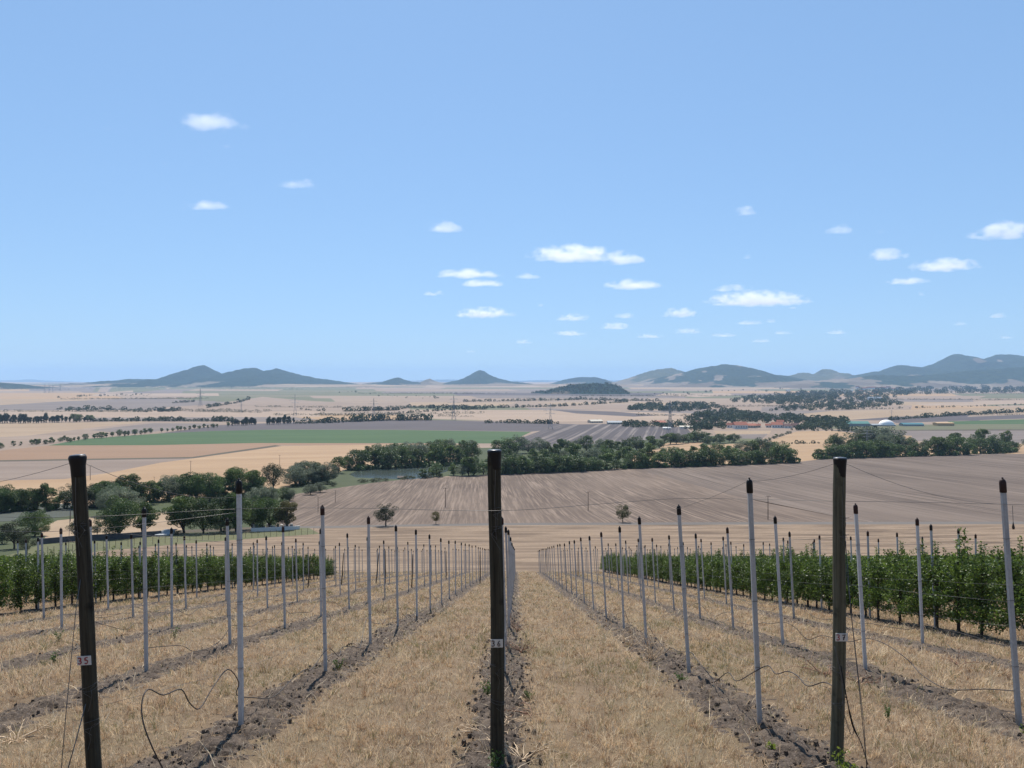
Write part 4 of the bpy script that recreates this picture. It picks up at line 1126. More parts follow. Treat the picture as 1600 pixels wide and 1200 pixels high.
hill([(-300, 604), (0, 602), (150, 600.5), (350, 599.8), (560, 600.6), (700, 604)], 7400, 1300, 1200, MH_SWELL, 'low swell of fields under the left ridge', 21, bumps=2)
hill([(540, 604), (700, 600.8), (860, 600.2), (1000, 601), (1120, 604)], 7800, 1300, 1200, MH_SWELL, 'low swell of fields under the cone hill', 22, bumps=2)
hill([(960, 605), (1150, 598.5), (1300, 595.5), (1450, 592), (1650, 588), (1900, 602)], 7500, 1500, 1200, MH_SWELL, 'rising fields at the foot of the right hills', 23, bumps=3)
KN = hill([(765, 624), (800, 620.5), (830, 614.5), (860, 609), (880, 604), (898, 600.2), (920, 599), (945, 599.3), (960, 601.5), (970, 606), (976, 612), (990, 619)], 3900, 420, 500, MH_DARK, 'low wooded knoll in the plain right of the cone', 16, bumps=5, foot=-74)
hill([(-500, 590), (-200, 593), (-40, 594.5), (20, 594), (45, 592.7), (70, 594.5), (110, 596), (200, 599)], 27000, 1500, 1500, MH_DARK, 'faint far mountains at the left edge', 17, foot=-150)
hill([(540, 599), (600, 596), (650, 594.5), (700, 593), (740, 594), (800, 595), (850, 594), (900, 595), (1000, 594), (1120, 597)], 27000, 1500, 1500, MH_DARK, 'faint far mountains behind the cone', 18, foot=-150)

# knoll trees
def knoll_wood():
    rg = np.random.default_rng(3); XX, Y, Z = KN; ny, nx = XX.shape; Vs = []
    for _ in range(1500):
        i = int(rg.integers(4, 38)); j = int(rg.integers(3, nx-3)); u = j/nx
        if Z[i, j] < -64 or (u < .45 and rg.random() < .8-i/60) or (i < 20 and rg.random() < .5): continue
        H = rg.uniform(5, 10); q = 34
        v = rg.normal(0, 1, (q, 3)); v /= np.linalg.norm(v, axis=1, keepdims=True)
        C = np.array([XX[i, j]+rg.uniform(-3, 3), Y[i, j]+rg.uniform(-8, 8), Z[i, j]+H*.35]) + v*np.array([H*.7, H*.7, H*.5])
        V, _ = leaf_quads(C, H*.2, rg); Vs.append(V)
    V = np.concatenate(Vs)
    tag(obj_of('woodland', np_mesh('woodland', V, np.arange(len(V)).reshape(-1, 4), 4, [M_FW])), 'dark wood covering the low knoll', 'wood', kind='stuff')
knoll_wood()

# ---------------------------------------------------------------- pylons, poles
M_STEEL = plain_mat('pylon_steel', (.22, .24, .26), .6, .1, 2, .3)
def make_pylon():
    root = empty('lattice_pylon'); mb = MB()
    Ht = 1.0; r = .0045
    corners = [(1, 1), (-1, 1), (-1, -1), (1, -1)]
    lv = [(0, .10), (.2, .062), (.4, .040), (.6, .028), (.8, .020), (1.0, .004)]
    for i in range(len(lv)-1):
        z0, w0 = lv[i]; z1, w1 = lv[i+1]
        for k in range(4):
            a, b_ = corners[k], corners[(k+1) % 4]
            mb.tube([(a[0]*w0, a[1]*w0, z0), (a[0]*w1, a[1]*w1, z1)], r, 4)
            mb.tube([(a[0]*w0, a[1]*w0, z0), (b_[0]*w1, b_[1]*w1, z1)], r*.6, 3)
            mb.tube([(b_[0]*w0, b_[1]*w0, z0), (a[0]*w1, a[1]*w1, z1)], r*.6, 3)
    mb.build('mast', M_STEEL, root)
    for z, L in ((.60, .20), (.72, .29), (.85, .18)):
        mb = MB()
        for s in (-1, 1):
            mb.tube([(0, 0, z+.03), (s*L, 0, z)], r*.8, 4); mb.tube([(0, 0, z), (s*L, 0, z)], r*.8, 4)
            mb.tube([(s*L, 0, z), (s*L, 0, z-.035)], r*.7, 4); mb.tube([(s*L*.55, 0, z), (s*L*.55, 0, z-.035)], r*.7, 4)
        mb.build('crossarm', M_STEEL, root)
    return root
pp = make_pylon(); f_ = True
for px, pb, pt, lb in [(860, 670, 630, 'nearest lattice pylon left of the striped field'), (1047, 681, 626, 'tall lattice pylon rising from the striped field edge'),
                       (1355, 706, 667, 'lattice pylon in front of the silver willows'), (461, 649, 616, 'lattice pylon above the poplar row'),
                       (584, 654, 622, 'lattice pylon left of centre on the plain'), (709, 656, 618, 'lattice pylon left of the centre post'),
                       (313, 635, 607, 'lattice pylon below the left ridge'), (377, 645, 627, 'short lattice pylon on the tan hillside'),
                       (1393, 652, 640, 'small lattice pylon behind the white dome'),
                       (70, 614, 600, 'far lattice pylon leftmost of the horizon group'), (77, 614, 601, 'far lattice pylon second of the horizon group'),
                       (82.5, 613, 601, 'far lattice pylon third of the horizon group'), (94, 611, 599, 'far lattice pylon rightmost of the horizon group')]:
    o = pp if f_ else copy_tree(pp); f_ = False
    p = at(px, pb); H = (pb-pt)/F*p.y; o.location = p; o.scale = (H*.9, H*.9, H); o.rotation_euler = (0, 0, R.uniform(-.4, .4))
    tag(o, lb, 'pylon', 'lattice pylons on the plain')
M_POLE = plain_mat('pole_wood', (.14, .10, .075), .9)
def make_pole():
    root = empty('utility_pole')
    MB().tube([(0, 0, -.3), (0, 0, 9)], [.17, .12], 8).build('pole', M_POLE, root)
    mb = MB(); mb.box((0, 0, 8.75), (2.2, .16, .14)); mb.build('crossarm', M_POLE, root)
    for x in (-.95, 0, .95):
        mb = MB(); mb.lathe([(.05, 8.82), (.09, 8.9), (.05, 9.02), (.02, 9.1)], (x, 0, 0), 6); mb.build('insulator', M_PLATE, root)
    return root
pp = make_pole(); f_ = True
for px, pb, pt, lb in [(141, 750, 727, 'brown utility pole beside the top of post 35'), (298, 740, 720, 'utility pole on the golden stubble'), (241, 760, 745, 'utility pole before the left thicket'),
                       (437, 727, 711, 'utility pole on the golden stubble left of the pond'), (524, 785, 766, 'utility pole at the left of the harrowed field'), (497, 800, 776, 'utility pole at the lower left corner of the harrowed field'),
                       (696, 792, 762, 'utility pole in the harrowed field left of post 36'), (919, 798, 768, 'utility pole in the harrowed field right of post 36'), (1200, 812, 775, 'utility pole left of post 37'),
                       (110, 815, 790, 'utility pole behind the shaft of post 35')]:
    o = pp if f_ else copy_tree(pp); f_ = False
    p = at(px, pb); s = (pb-pt)/F*p.y/9; o.location = p; o.scale = (s, s, s); o.rotation_euler = (0, 0, R.uniform(-.3, .3))
    tag(o, lb, 'utility pole', 'wooden utility poles in the valley')

# ---------------------------------------------------------------- buildings
M_RED_T = plain_mat('red_roof_tiles', (.36, .13, .08), .8, .2, 1); M_BRN_T = plain_mat('brown_roof_tiles', (.20, .11, .09), .8, .2, 1)
M_WHT = plain_mat('white_render', (.62, .60, .56), .85, .06, 1); M_BEI = plain_mat('beige_render', (.45, .38, .30), .85, .08, 1); M_GRYR = plain_mat('grey_sheet_roof', (.27, .29, .30), .7)
M_GRN = plain_mat('green_sheet_roof', (.10, .24, .20), .6); M_TEAL = plain_mat('teal_sheet_roof', (.06, .17, .19), .6); M_WIN = plain_mat('window_glass', (.03, .035, .045), .2); M_PALE = plain_mat('pale_roof', (.5, .45, .36), .8)
def house(px, py, wpx, hpx, roof, wall, label, group=None, name='house', rz=None, depth=.7, roofh=.45, windows=True, cat='house'):
    p = at(px, py); k = p.y/F; W = wpx*k; H = hpx*k; Dp = W*depth if W < 25 else 14
    Dp = max(Dp, 6)
    root = empty(name, p, rz if rz is not None else R.uniform(-.35, .35))
    wh = H*(1-roofh)
    mb = MB(); mb.box((0, 0, wh/2-.5), (W, Dp, wh+1)); mb.build('wall', wall, root)
    e = .5; V = [(-W/2-e, -Dp/2-e, wh), (W/2+e, -Dp/2-e, wh), (W/2+e, Dp/2+e, wh), (-W/2-e, Dp/2+e, wh), (-W/2-e, 0, H), (W/2+e, 0, H)]
    mb = MB(); mb.add(V, [(0, 1, 5, 4), (2, 3, 4, 5), (1, 2, 5), (3, 0, 4), (3, 2, 1, 0)]); rf_ = mb.build('roof', roof, root)
    if windows:
        n = max(2, min(6, int(W/3.5)))
        for i in range(n):
            x = -W/2+W*(i+.5)/n
            mb = MB(); mb.box((x, -Dp/2-.02, wh*.55), (min(1.3, W/n*.45), .12, min(1.5, wh*.4))); mb.build('window', M_WIN, root)
        mb = MB(); mb.box((W*.2, Dp*.12, H), (.8, .8, 1.6)); mb.build('chimney', M_BRN_T, rf_)
    tag(root, label, cat, group); return root
G = 'village houses beyond the striped field'
for px, py, w, h, rf2, wl, lb in [
    (1141, 668.5, 10, 8, M_RED_T, M_WHT, 'small red roofed house at the left of the village'), (1156, 670, 20, 11, M_RED_T, M_WHT, 'large white house with red roof in the village'),
    (1172, 668.5, 17, 7, M_RED_T, M_BEI, 'long low house with orange red roof right of the white one'), (1184, 668, 8, 6, M_RED_T, M_BEI, 'tiny red roofed house before the village trees'),
    (1201, 668, 9, 6, M_RED_T, M_WHT, 'small red house left of the double roofed one'), (1214, 668.5, 16, 9, M_RED_T, M_WHT, 'wide red roofed house in the middle village'),
    (1219, 663, 10, 7, M_RED_T, M_BEI, 'upper red roof behind the wide village house'), (1230, 669, 11, 7, M_BRN_T, M_WHT, 'brown roofed house right of the wide one'),
    (1242, 668, 10, 7, M_BRN_T, M_BEI, 'reddish brown house near the right village trees'), (1273, 667, 9, 6, M_GRYR, M_WHT, 'white shed among the right village trees'),
    (1030, 663, 18, 6, M_RED_T, M_BEI, 'long red roofed house at the edge of the striped field'), (1089, 664, 12, 7, M_BRN_T, M_BEI, 'brownish house at the left village end'),
    (960, 662.5, 22, 5, M_GRYR, M_BEI, 'long grey farm building on the horizon of the striped field'), (930, 660.5, 20, 5, M_PALE, M_BEI, 'pale tan farm building left of the grey one'),
    (1072, 669, 20, 4, M_PALE, M_WHT, 'long pale roof before the village'), (1042, 670.5, 12, 3.5, M_WHT, M_WHT, 'small white shed by the striped field')]:
    house(px, py, w, h, rf2, wl, lb, G)
house(1339, 666, 33, 8, M_GRN, M_GRYR, 'green roofed barn at the farm', None, 'barn', 0, windows=False, cat='barn')
house(1424, 665.5, 32, 5, M_TEAL, M_GRYR, 'long teal roofed barn right of the white dome', None, 'barn', 0, windows=False, cat='barn')
house(1378, 665.5, 36, 3.5, M_GRYR, M_GRYR, 'low grey shed beneath the white dome', None, 'barn', 0, windows=False, cat='barn')
M_STRAW = plain_mat('stacked_straw', (.50, .33, .18), .9)
house(1474, 665, 26, 5, M_STRAW, M_STRAW, 'orange stack of straw bales at the right of the farm', None, 'straw_stack', 0, windows=False, cat='straw stack', roofh=.15)
p = at(1385, 665.5); k = p.y/F; mb = MB(); rd = 11.5*k
mb.lathe([(rd*math.cos(a), rd*.75*math.sin(a)+1.0) for a in np.linspace(0, 1.5, 12)], (0, 0, 0), 28)
dome = mb.build('storage_dome', plain_mat('white_membrane', (.78, .76, .72), .5, .03), None, True); dome.location = p
tag(dome, 'white round storage dome at the farm', 'dome')
G = 'houses of the far town'
rt = random.Random(5)
for i, (px, py, w) in enumerate([(1350, 609, 8), (1357, 608, 6), (1364, 608, 9), (1372, 609, 6), (1380, 608, 10), (1388, 607.5, 7), (1395, 609, 5), (1345, 613, 5), (1368, 613, 5), (1402, 609, 5), (1340, 607, 6), (1352, 619, 6), (1362, 617, 5)]):
    house(px, py, w, rt.uniform(3, 4.2), M_RED_T, M_WHT, 'tiny red roofed house in the far town at right', G, windows=False)
for i in range(16):
    house(rt.uniform(1410, 1510), rt.uniform(598.5, 601), rt.uniform(4, 8), rt.uniform(2, 3), M_GRYR if i % 3 else M_RED_T, M_WHT, 'tiny white house on the slope above the far town', 'white houses above the far town', windows=False)
for i in range(7):
    house(rt.uniform(1210, 1330), rt.uniform(611, 617), rt.uniform(5, 10), rt.uniform(2, 3), M_GRYR, M_WHT, 'tiny pale building among the woods left of the far town', 'pale buildings left of the far town', windows=False)
house(1366, 625, 21, 5, M_GRYR, M_WHT, 'long pale factory hall below the far town', None, 'factory_hall', 0, windows=False, cat='hall')
mb = MB(); p = at(1446, 602); k = p.y/F
mb.lathe([(1.3*k, 0), (1.0*k, 9*k), (1.7*k, 9.4*k), (1.7*k, 11*k), (.4*k, 12.5*k)], (0, 0, 0), 12); o = mb.build('water_tower', M_WHT, None, True); o.location = p
tag(o, 'thin white water tower above the far town', 'tower')
# left lane: small white building, dark wall, gravestones
house(260, 836, 13, 6, M_GRYR, M_WHT, 'small whitish hut at the end of the dark lane wall', None, 'hut', .1, roofh=.2, windows=False, cat='hut')
def wall_run(pts, h, th, mat, name, label, cat):
    V, Fc = [], []
    for i in range(len(pts)-1):
        a, b_ = pts[i], pts[i+1]; d = (b_-a); n = Vector((-d.y, d.x, 0)).normalized()*th/2
        o = len(V)
        for p_ in (a, b_):
            for s in (-1, 1):
                V.append(p_+n*s-Vector((0, 0, .5))); V.append(p_+n*s+Vector((0, 0, h)))
        Fc += [(o, o+1, o+5, o+4), (o+2, o+6, o+7, o+3), (o+1, o+3, o+7, o+5), (o, o+2, o+3, o+1), (o+4, o+5, o+7, o+6)]
    tag(link_mesh(name, V, Fc, mat), label, cat)
wall_run([at(58, 851), at(120, 845), at(180, 842), at(252, 837)], 1.15, .3, plain_mat('dark_stone', (.09, .085, .085), .9, .3, 1), 'stone_wall', 'dark wall along the lane below the tall trees', 'wall')
wall_run([at(392, 831), at(430, 829.5), at(468, 827)], .9, .3, M_WHT, 'low_wall', 'low white wall under the right end of the lane trees', 'wall')
for i in range(12):
    x = 396+i*5.4+R.uniform(-1, 1); p = at(x, 829+R.uniform(-2, 0)-(x-396)*.04)
    mb = MB(); w = R.uniform(.5, .9); h = R.uniform(.8, 1.3)
    mb.box((0, 0, .1), (w*1.3, .8, .25)); mb.box((0, .1, h/2), (w, .16, h)); mb.lathe([(w/2, 0), (w/2, .01), (w*.3, .12), (.02, .18)], (0, .1, h), 8)
    o = mb.build('gravestone', M_GRYR if i % 2 else M_WHT); o.location = p
    tag(o, '%s gravestone under the lane trees behind the white wall' % ('grey' if i % 2 else 'pale'), 'gravestone', 'gravestones under the trees')
# pasture fence
def fence():
    root = empty('pasture_fence', at(65, 868))
    inv = Vector(root.location)
    pl = [(65, 868), (150, 860), (210, 853), (300, 845), (370, 841), (430, 838.5), (500, 834)]
    n = 46; pts = [at(*lerp_poly(pl, i/(n-1)))-inv for i in range(n)]
    for p_ in pts:
        MB().tube([p_-Vector((0, 0, .2)), p_+Vector((0, 0, 1.5))], .04, 5).build('fence_post', M_POLE, root)
    for h in (.4, .8, 1.2, 1.45): MB().tube([p_+Vector((0, 0, h)) for p_ in pts], .008, 4).build('wire', M_WIRE, root)
    tag(root, 'thin post and wire fence along the dull green pasture', 'fence')
fence()
# small jetty hut at the pond
house(627, 747.5, 9, 4, M_BARK, M_BARK, 'small dark boathouse on the near shore of the pond', None, 'boathouse', .1, windows=False, cat='boathouse', roofh=.4)
house(865, 708, 6, 6, M_GRYR, M_BEI, 'tiny pale hut between the trees by the second pond', None, 'hut', .1, windows=False, cat='hut', roofh=.3)

# ---------------------------------------------------------------- orchard trees in hedge rows
M_PEAR = [leaf_mat('orchard_leaves', (.026, .048, .011), (.105, .155, .030), .38, 5.0, .45, .22), leaf_mat('orchard_leaves_bright', (.075, .12, .02), (.18, .245, .045), .42, 5.0, .45, .15)]
M_PBARK = plain_mat('orchard_bark', (.045, .035, .03), .9, .3, 14)
def pear_proto(seed, hi=True):
    rg = np.random.default_rng(seed); rr = random.Random(seed)
    mb = MB()
    mb.tube([(0, 0, -.1), (rr.uniform(-.02, .02), 0, .4), (rr.uniform(-.04, .04), rr.uniform(-.04, .04), 1.0), (0, 0, 1.9)], [.045, .036, .025, .008], 7)
    C = []
    nb_ = 34
    for i in range(nb_):
        z = .38+1.55*i/nb_; a = rr.uniform(0, 6.283); L = rr.uniform(.35, .72)*(1.05-.25*abs(z-1.1))
        e = Vector((math.cos(a)*L*.78, math.sin(a)*L, z+rr.uniform(-.02, .25)))
        mb.tube([(0, 0, z-.05), tuple(e*.55+Vector((0, 0, z*.45+.02))), tuple(e)], [.012, .007, .003], 4)
        for k in range(100 if hi else 24):
            t = rr.random()**.55; C.append((e.x*t+rr.gauss(0, .085), e.y*t+rr.gauss(0, .085), (z-.05)+(e.z-z+.05)*t+rr.gauss(0, .09)))
    for i in range(rr.choice((2, 3, 5))):           # upright shoots on top
        x, y = rr.uniform(-.3, .3), rr.uniform(-.4, .4); h = rr.choice((.15, .2, .3, .55))
        mb.tube([(x*.5, y*.5, 1.7), (x, y, 1.95), (x*1.1, y*1.1, 2.0+h)], [.008, .005, .002], 4)
        for k in range(int(40+h*60)):
            t = rr.random(); C.append((x*(1+.1*t)+rr.gauss(0, .04), y*(1+.1*t)+rr.gauss(0, .04), 1.75+(.25+h)*t))
    C = np.array(C); C[:, 2] = np.maximum(C[:, 2], .30+.1*rg.uniform(0, 1, len(C)))
    V, Fq = leaf_quads(C, .035 if hi else .062, rg, .3, .62)
    mi = (rg.uniform(0, 1, len(C)) < .22).astype(int)
    tm = bpy.data.meshes.new('trunk'); tm.from_pydata([tuple(v) for v in mb.V], [], mb.F); tm.materials.append(M_PBARK)
    return tm, np_mesh('crown', V, Fq, 4, M_PEAR, mi)
PP = [pear_proto(200+i) for i in range(6)]
def pear_row(r, y0, y1, step, txt):
    y = y0; rr = random.Random(r)
    while y < y1:
        x = rowx(r, y)+rr.uniform(-.06, .06)
        tm, cm = rr.choice(PP); e = empty('orchard_tree', (x, y, gz1(x, y)), rr.choice((0, math.pi))+rr.uniform(-.4, .4))
        s = rr.uniform(.88, 1.08); e.scale = (s*1.05, s*1.05, s*rr.uniform(.94, 1.05)*(1.0 if r > 36 else .98))
        obj_of('trunk', tm, e); obj_of('crown', cm, e)
        px = 800+x/y*F
        tag(e, 'leafy green orchard tree %s, %s' % (txt, 'near its close end' if y < 30 else 'midway along' if y < 60 else 'near its far end'), 'orchard tree', 'orchard trees in the hedge rows')
        y += step*rr.uniform(.85, 1.15)
pear_row(40, 15.5, 108, 1.12, 'in the front hedge row at right')
pear_row(41, 19, 108, 1.2, 'in the second hedge row at right')
pear_row(30, 25, 79, 1.12, 'in the front hedge row at left')
pear_row(29, 29, 79, 1.2, 'in the second hedge row at left')
# the rows behind, seen only as a band of tops
def back_rows(rows_, y1, label):
    rg = np.random.default_rng(int(abs(rows_[0])))
    Vs = []; Ms = []
    for x0 in rows_:
        y = max(16.0, abs(x0)*1.3); 
        n = int((y1-y)*150); yy = rg.uniform(y, y1, n); xx = x0+.0067*yy+rg.normal(0, .3, n)
        zz = gz(xx, yy)+.5+1.55*rg.uniform(0, 1, n)**.7+.15*vnoise(yy*.9, xx*0, 3)
        V, _ = leaf_quads(np.stack([xx, yy, zz], -1), .075, rg, .3, .7); Vs.append(V); Ms.append((rg.uniform(0, 1, n) < .2).astype(int))
    V = np.concatenate(Vs)
    tag(obj_of('orchard_hedges', np_mesh('orchard_hedges', V, np.arange(len(V)).reshape(-1, 4), 4, M_PEAR, np.concatenate(Ms))), label, 'orchard hedge', kind='stuff')
back_rows([18.0, 21.1, 24.2, 27.3, 31, 35, 40, 46, 52, 58], 108, 'further leafy orchard rows behind the right front rows')
back_rows([-24.5, -27.6, -30.7, -34, -38, -43, -48], 79, 'further leafy orchard rows behind the left front rows')

# ---------------------------------------------------------------- weeds, dead vines
M_WEED = leaf_mat('weed_leaves', (.05, .085, .02), (.12, .17, .045), .35, 12, .5, .2)
M_WEEDY = leaf_mat('weed_leaves_bright', (.12, .17, .02), (.28, .32, .05), .35, 12, .5, .2)
def weed(px, py, h, w, label, mat=M_WEED, n=90, ls=.02):
    d = 2.1*F/(py-870); x = (px-800)/F*d; z = gz1(x, d); rr = random.Random(int(px)); rg = np.random.default_rng(int(px))
    e = empty('weed', (x, d, z)); mb = MB(); C = []
    for i in range(7):
        a = rr.uniform(0, 6.28); L = w*rr.uniform(.3, 1); t = Vector((math.cos(a)*L, math.sin(a)*L, h*rr.uniform(.6, 1)))
        mb.tube([(0, 0, -.03), t*.5+Vector((0, 0, h*.12)), t], [.005, .003, .0015], 4)
        for k in range(n//7): C.append(t*rr.uniform(.25, 1)+Vector((rr.gauss(0, .02), rr.gauss(0, .02), rr.gauss(0, .02))))
    mb.build('stem', M_WEED, e)
    V, Fq = leaf_quads(np.array([tuple(c_) for c_ in C]), ls, rg, .6, .6)
    obj_of('leaves', np_mesh('leaves', V, Fq, 4, [mat]), e); tag(e, label, 'weed')
weed(529, 1050, .25, .14, 'green weed on the soil strip right of the grey post of row 35')
weed(272, 1000, .35, .12, 'dark weed at the foot of a grey post left of row 35')
weed(92, 1003, .3, .18, 'dry green weed at the foot of a grey post left of post 35')
weed(1066, 1066, .18, .16, 'small green weed at the foot of a grey post in row 37')
weed(1206, 1166, .12, .07, 'tiny bright green sprout on the soil left of post 37', M_WEEDY, 60, .016)
weed(1316, 1212, .30, .13, 'bright green sprout at the foot of post 37', M_WEEDY, 160, .02)
weed(776, 1205, .28, .10, 'green and yellow weed at the foot of post 36')
weed(826, 1090, .16, .1, 'small dark weed right of post 36')
weed(84, 1036, .22, .07, 'thin weed stem left of post 35')
weed(1600, 1146, .10, .07, 'tiny green sprout at the right edge', M_WEEDY, 50, .015)
weed(762, 1085, .25, .12, 'greenish weed left of the lower half of post 36')
weed(1388, 1125, .25, .1, 'olive tuft in the grass right of post 37', M_WEED, 60, .014)
M_VINE = plain_mat('bleached_stems', (.50, .37, .24), .8, .2, 20)
M_VINED = plain_mat('rusty_stems', (.24, .14, .09), .9, .3, 20)
def dead_plant(px, py, h, label, mat=M_VINE, n=16, spread=.6, flat=0):
    d = 2.1*F/(py-870); x = (px-800)/F*d; z = gz1(x, d); rr = random.Random(int(px)+3); mb = MB()
    for i in range(n):
        a = rr.uniform(0, 6.28); p_ = Vector((rr.uniform(-.05, .05), rr.uniform(-.05, .05), -.02)); pts = [p_.copy()]; v = Vector((math.cos(a)*spread, math.sin(a)*spread, 1-flat)).normalized()
        L = h*rr.uniform(.5, 1.1)
        for k in range(6):
            v = (v+Vector((rr.gauss(0, .25), rr.gauss(0, .25), rr.gauss(-.06, .2)))).normalized(); p_ = p_+v*L/6; p_.z = max(p_.z, .015); pts.append(p_.copy())
            if k in (2, 3, 4):
                w_ = (v+Vector((rr.gauss(0, .6), rr.gauss(0, .6), rr.gauss(0, .4)))).normalized(); mb.tube([p_, p_+w_*L*.14, p_+w_*L*.24+Vector((0, 0, -.02))], [.005, .004, .002], 4)
        mb.tube(pts, [.010, .009, .008, .007, .005, .004, .003], 5)
    o = mb.build('dead_plant', mat, None, True); o.location = (x, d, z); tag(o, label, 'dead plant')
dead_plant(983, 1012, .62, 'pale dead bush between two grey posts in row 37')
dead_plant(1016, 1034, .72, 'taller pale dead bush nearer the camera in row 37', n=18)
dead_plant(960, 1002, .8, 'pale dead stems lying on the soil of row 37', n=12, flat=.9, spread=1)
dead_plant(1290, 1055, .6, 'rusty dead stems lying left of post 37', M_VINED, 18, 1, .8)
dead_plant(1345, 1068, .5, 'dark dead vine behind post 37', M_VINED, 12, 1, .6)
dead_plant(1500, 1045, .5, 'brown dead stems in the strip right of post 37', M_VINED, 14, 1, .6)
dead_plant(600, 960, .5, 'brown dead tuft in the rows left of post 36', M_VINED, 16, .8, .3)
dead_plant(830, 1110, .6, 'dead twisted vine lying right of post 36', M_VINED, 8, 1, .8)
dead_plant(762, 1140, .5, 'pale dead stems at the left foot of post 36', M_VINE, 16, 1, .5)
dead_plant(812, 1180, .55, 'pale dead stems at the right foot of post 36', M_VINE, 18, 1, .5)
dead_plant(812, 1020, .5, 'rusty dead weeds in the strip behind post 36', M_VINED, 16, .8, .4)
dead_plant(806, 985, .6, 'rusty dead weeds further along row 36', M_VINED, 16, .8, .3)
dead_plant(20, 1150, .5, 'pale straw heap on the soil strip at the left edge', M_VINE, 20, 1, .8)

# ---------------------------------------------------------------- clouds, outside the haze
def cloud_mat():
    m = bpy.data.materials.new('cloud_vapour'); m.use_nodes = True; nt = m.node_tree
    nt.nodes.remove(nt.nodes['Principled BSDF'])
    tc = node(nt, 'ShaderNodeTexCoord'); oi = node(nt, 'ShaderNodeObjectInfo')
    sx = node(nt, 'ShaderNodeSeparateXYZ'); nt.links.new(tc.outputs['Object'], sx.inputs[0])
    def M(op, a, b_=None, c_=None):
        n = node(nt, 'ShaderNodeMath', operation=op)
        for k, v in enumerate((a, b_, c_)):
            if v is None: continue
            if isinstance(v, (int, float)): n.inputs[k].default_value = v
            else: nt.links.new(v, n.inputs[k])
        return n.outputs[0]
    x, y, z = sx.outputs[0], sx.outputs[1], sx.outputs[2]
    zz = M('MAXIMUM', z, M('MULTIPLY', z, -4.0))                 # flat underside
    r = M('SQRT', M('ADD', M('ADD', M('MULTIPLY', x, x), M('MULTIPLY', y, y)), M('MULTIPLY', zz, zz)))
    g = node(nt, 'ShaderNodeNewGeometry')
    v1 = node(nt, 'ShaderNodeVectorMath', operation='MULTIPLY'); nt.links.new(g.outputs['Position'], v1.inputs[0]); v1.inputs[1].default_value = (1/260.0, 1/260.0, 1/150.0)
    f = noise(nt, v1.outputs[0], 1.15, 6, .62)
    d = M('ADD', M('MULTIPLY', M('SUBTRACT', 1.0, r), 1.0), M('MULTIPLY', M('SUBTRACT', f, .56), 3.3))
    d = ramp(nt, d, 0.0, .6)
    sp = node(nt, 'ShaderNodeSeparateColor'); nt.links.new(oi.outputs['Color'], sp.inputs[0])
    edge = ramp(nt, r, 1.0, .8)
    dens = M('MULTIPLY', M('MULTIPLY', M('MULTIPLY', d, sp.outputs[0]), edge), .0038)
    v = node(nt, 'ShaderNodeVolumePrincipled'); v.inputs['Color'].default_value = (.995, .995, 1, 1); v.inputs['Anisotropy'].default_value = .2
    nt.links.new(dens, v.inputs['Density']); nt.links.new(v.outputs[0], nt.nodes['Material Output'].inputs['Volume'])
    return m
M_CLOUD = cloud_mat()
import bmesh
_bm = bmesh.new(); bmesh.ops.create_icosphere(_bm, subdivisions=3, radius=1)
ICO_V = np.array([v.co[:] for v in _bm.verts]); ICO_F = np.array([[v.index for v in f.verts] for f in _bm.faces]); _bm.free()
def cloud(px, py, w, h, label, op=1.0, group=None, seed=0):
    """a soft heap of vapour with a flat underside, all at one condensation level"""
    ALT = 1900.0; d = ALT*F/(EYE-(py+h*.35)); k = d/F
    W, H = w*k, h*k
    V = ICO_V.copy(); V[:, 2] = np.where(V[:, 2] < 0, V[:, 2]*.26, V[:, 2])
    o = obj_of('cloud', np_mesh('cloud', V, ICO_F, 3, [M_CLOUD], smooth=True))
    o.location = ((px-800)*k, d, ALT); o.scale = (W*.60, W*.40, H*.86); o.color = (op, op, op, 1)
    tag(o, label, 'cloud', group)
CG = 'small fair weather clouds'
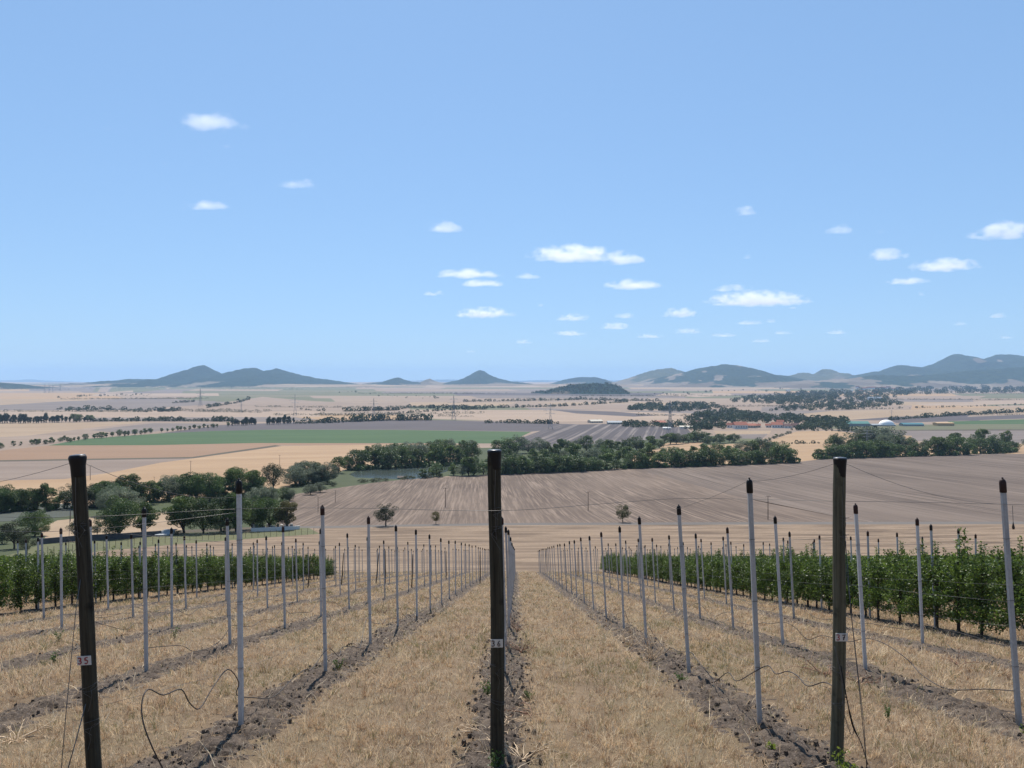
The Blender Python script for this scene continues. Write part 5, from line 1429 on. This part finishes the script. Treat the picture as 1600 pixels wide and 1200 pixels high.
for c_ in [(332, 187, 100, 27, 'highest white cloud at upper left', .95), (258, 253, 28, 9, 'tiny cloud left of the others at upper left', .6), (465, 285, 72, 14, 'thin flat cloud right of the low left one', .7), (316, 319, 78, 16, 'ragged white cloud lowest at the left', .85),
           (694, 352, 64, 19, 'single white cloud high left of centre', .9), (895, 393, 135, 27, 'largest long cloud right of centre', 1), (972, 401, 74, 22, 'white cloud touching the right of the largest', .95),
           (730, 426, 102, 14, 'long thin cloud left of the largest one', .8), (752, 440, 68, 14, 'flat cloud just beneath the long thin one', .85), (822, 430, 44, 10, 'faint cloud below the largest one', .5), (678, 457, 36, 10, 'small cloud left beneath the long thin one', .8),
           (757, 487, 90, 18, 'flat white cloud above the cone hill', .8), (990, 442, 90, 17, 'white lens cloud below the largest', .9), (1160, 328, 54, 15, 'lone white cloud high right of centre', .9), (1313, 357, 46, 18, 'white cloud high above the domed hill', .85),
           (1376, 361, 17, 9, 'tiny puff right of the high right cloud', .5), (1565, 358, 96, 29, 'bright cloud cut by the right edge', .95), (1384, 396, 64, 20, 'white cloud left of the wide one at right', .9), (1474, 412, 102, 21, 'wide white cloud at right', .9), (1420, 438, 68, 11, 'thin flat cloud under the wide one at right', .75),
           (1168, 400, 16, 9, 'tiny faint puff above the broad flat cloud', .4), (1145, 449, 62, 11, 'thin cloud on top of the broad flat one', .6), (1183, 464, 150, 25, 'broad flat greyish cloud right of centre', .75), (1062, 487, 54, 17, 'white cloud left of the broad flat one', .85),
           (895, 494, 50, 14, 'soft cloud above the wooded knoll', .65), (890, 520, 52, 9, 'lower faint cloud above the wooded knoll', .6), (975, 492, 34, 10, 'small cloud right of the soft one', .65), (962, 508, 46, 12, 'small flat cloud under its twin', .65), (1075, 516, 44, 11, 'faint cloud below the white one', .4)]:
    cloud(*c_[:5], op=c_[5], group=CG)
for px, py, w, h in [(1015, 524, 42, 8), (1170, 503, 42, 8), (1205, 500, 18, 8), (1222, 519, 28, 7), (1190, 532, 32, 6), (1308, 518, 34, 8), (1559, 492, 28, 9), (1499, 505, 22, 7), (1440, 458, 14, 9), (1572, 526, 24, 6), (818, 533, 26, 8), (735, 549, 16, 4), (845, 476, 10, 6), (354, 228, 14, 5), (1130, 523, 40, 6), (170, 201, 30, 5), (1240, 480, 16, 5)]:
    cloud(px, py, w, h, 'tiny faint wisp of cloud %s' % ('low over the right hills' if px > 900 and py > 470 else 'above the right hills' if px > 900 else 'in the left half of the sky'), .5, CG)

# ---------------------------------------------------------------- haze
def haze():
    m = bpy.data.materials.new('haze_air'); m.use_nodes = True; nt = m.node_tree
    nt.nodes.remove(nt.nodes['Principled BSDF'])
    v = node(nt, 'ShaderNodeVolumePrincipled')
    v.inputs['Color'].default_value = (.48, .71, 1.0, 1); v.inputs['Density'].default_value = 5.2e-5; v.inputs['Anisotropy'].default_value = .0
    nt.links.new(v.outputs[0], nt.nodes['Material Output'].inputs['Volume'])
    mb = MB(); x, y0, y1, z0, z1 = 34000, -400, 31000, -180, 430
    mb.box((0, (y0+y1)/2, (z0+z1)/2), (2*x, y1-y0, z1-z0))
    o = mb.build('haze', m); tag(o, 'thin blue haze over the valley', 'haze', kind='stuff')
haze()
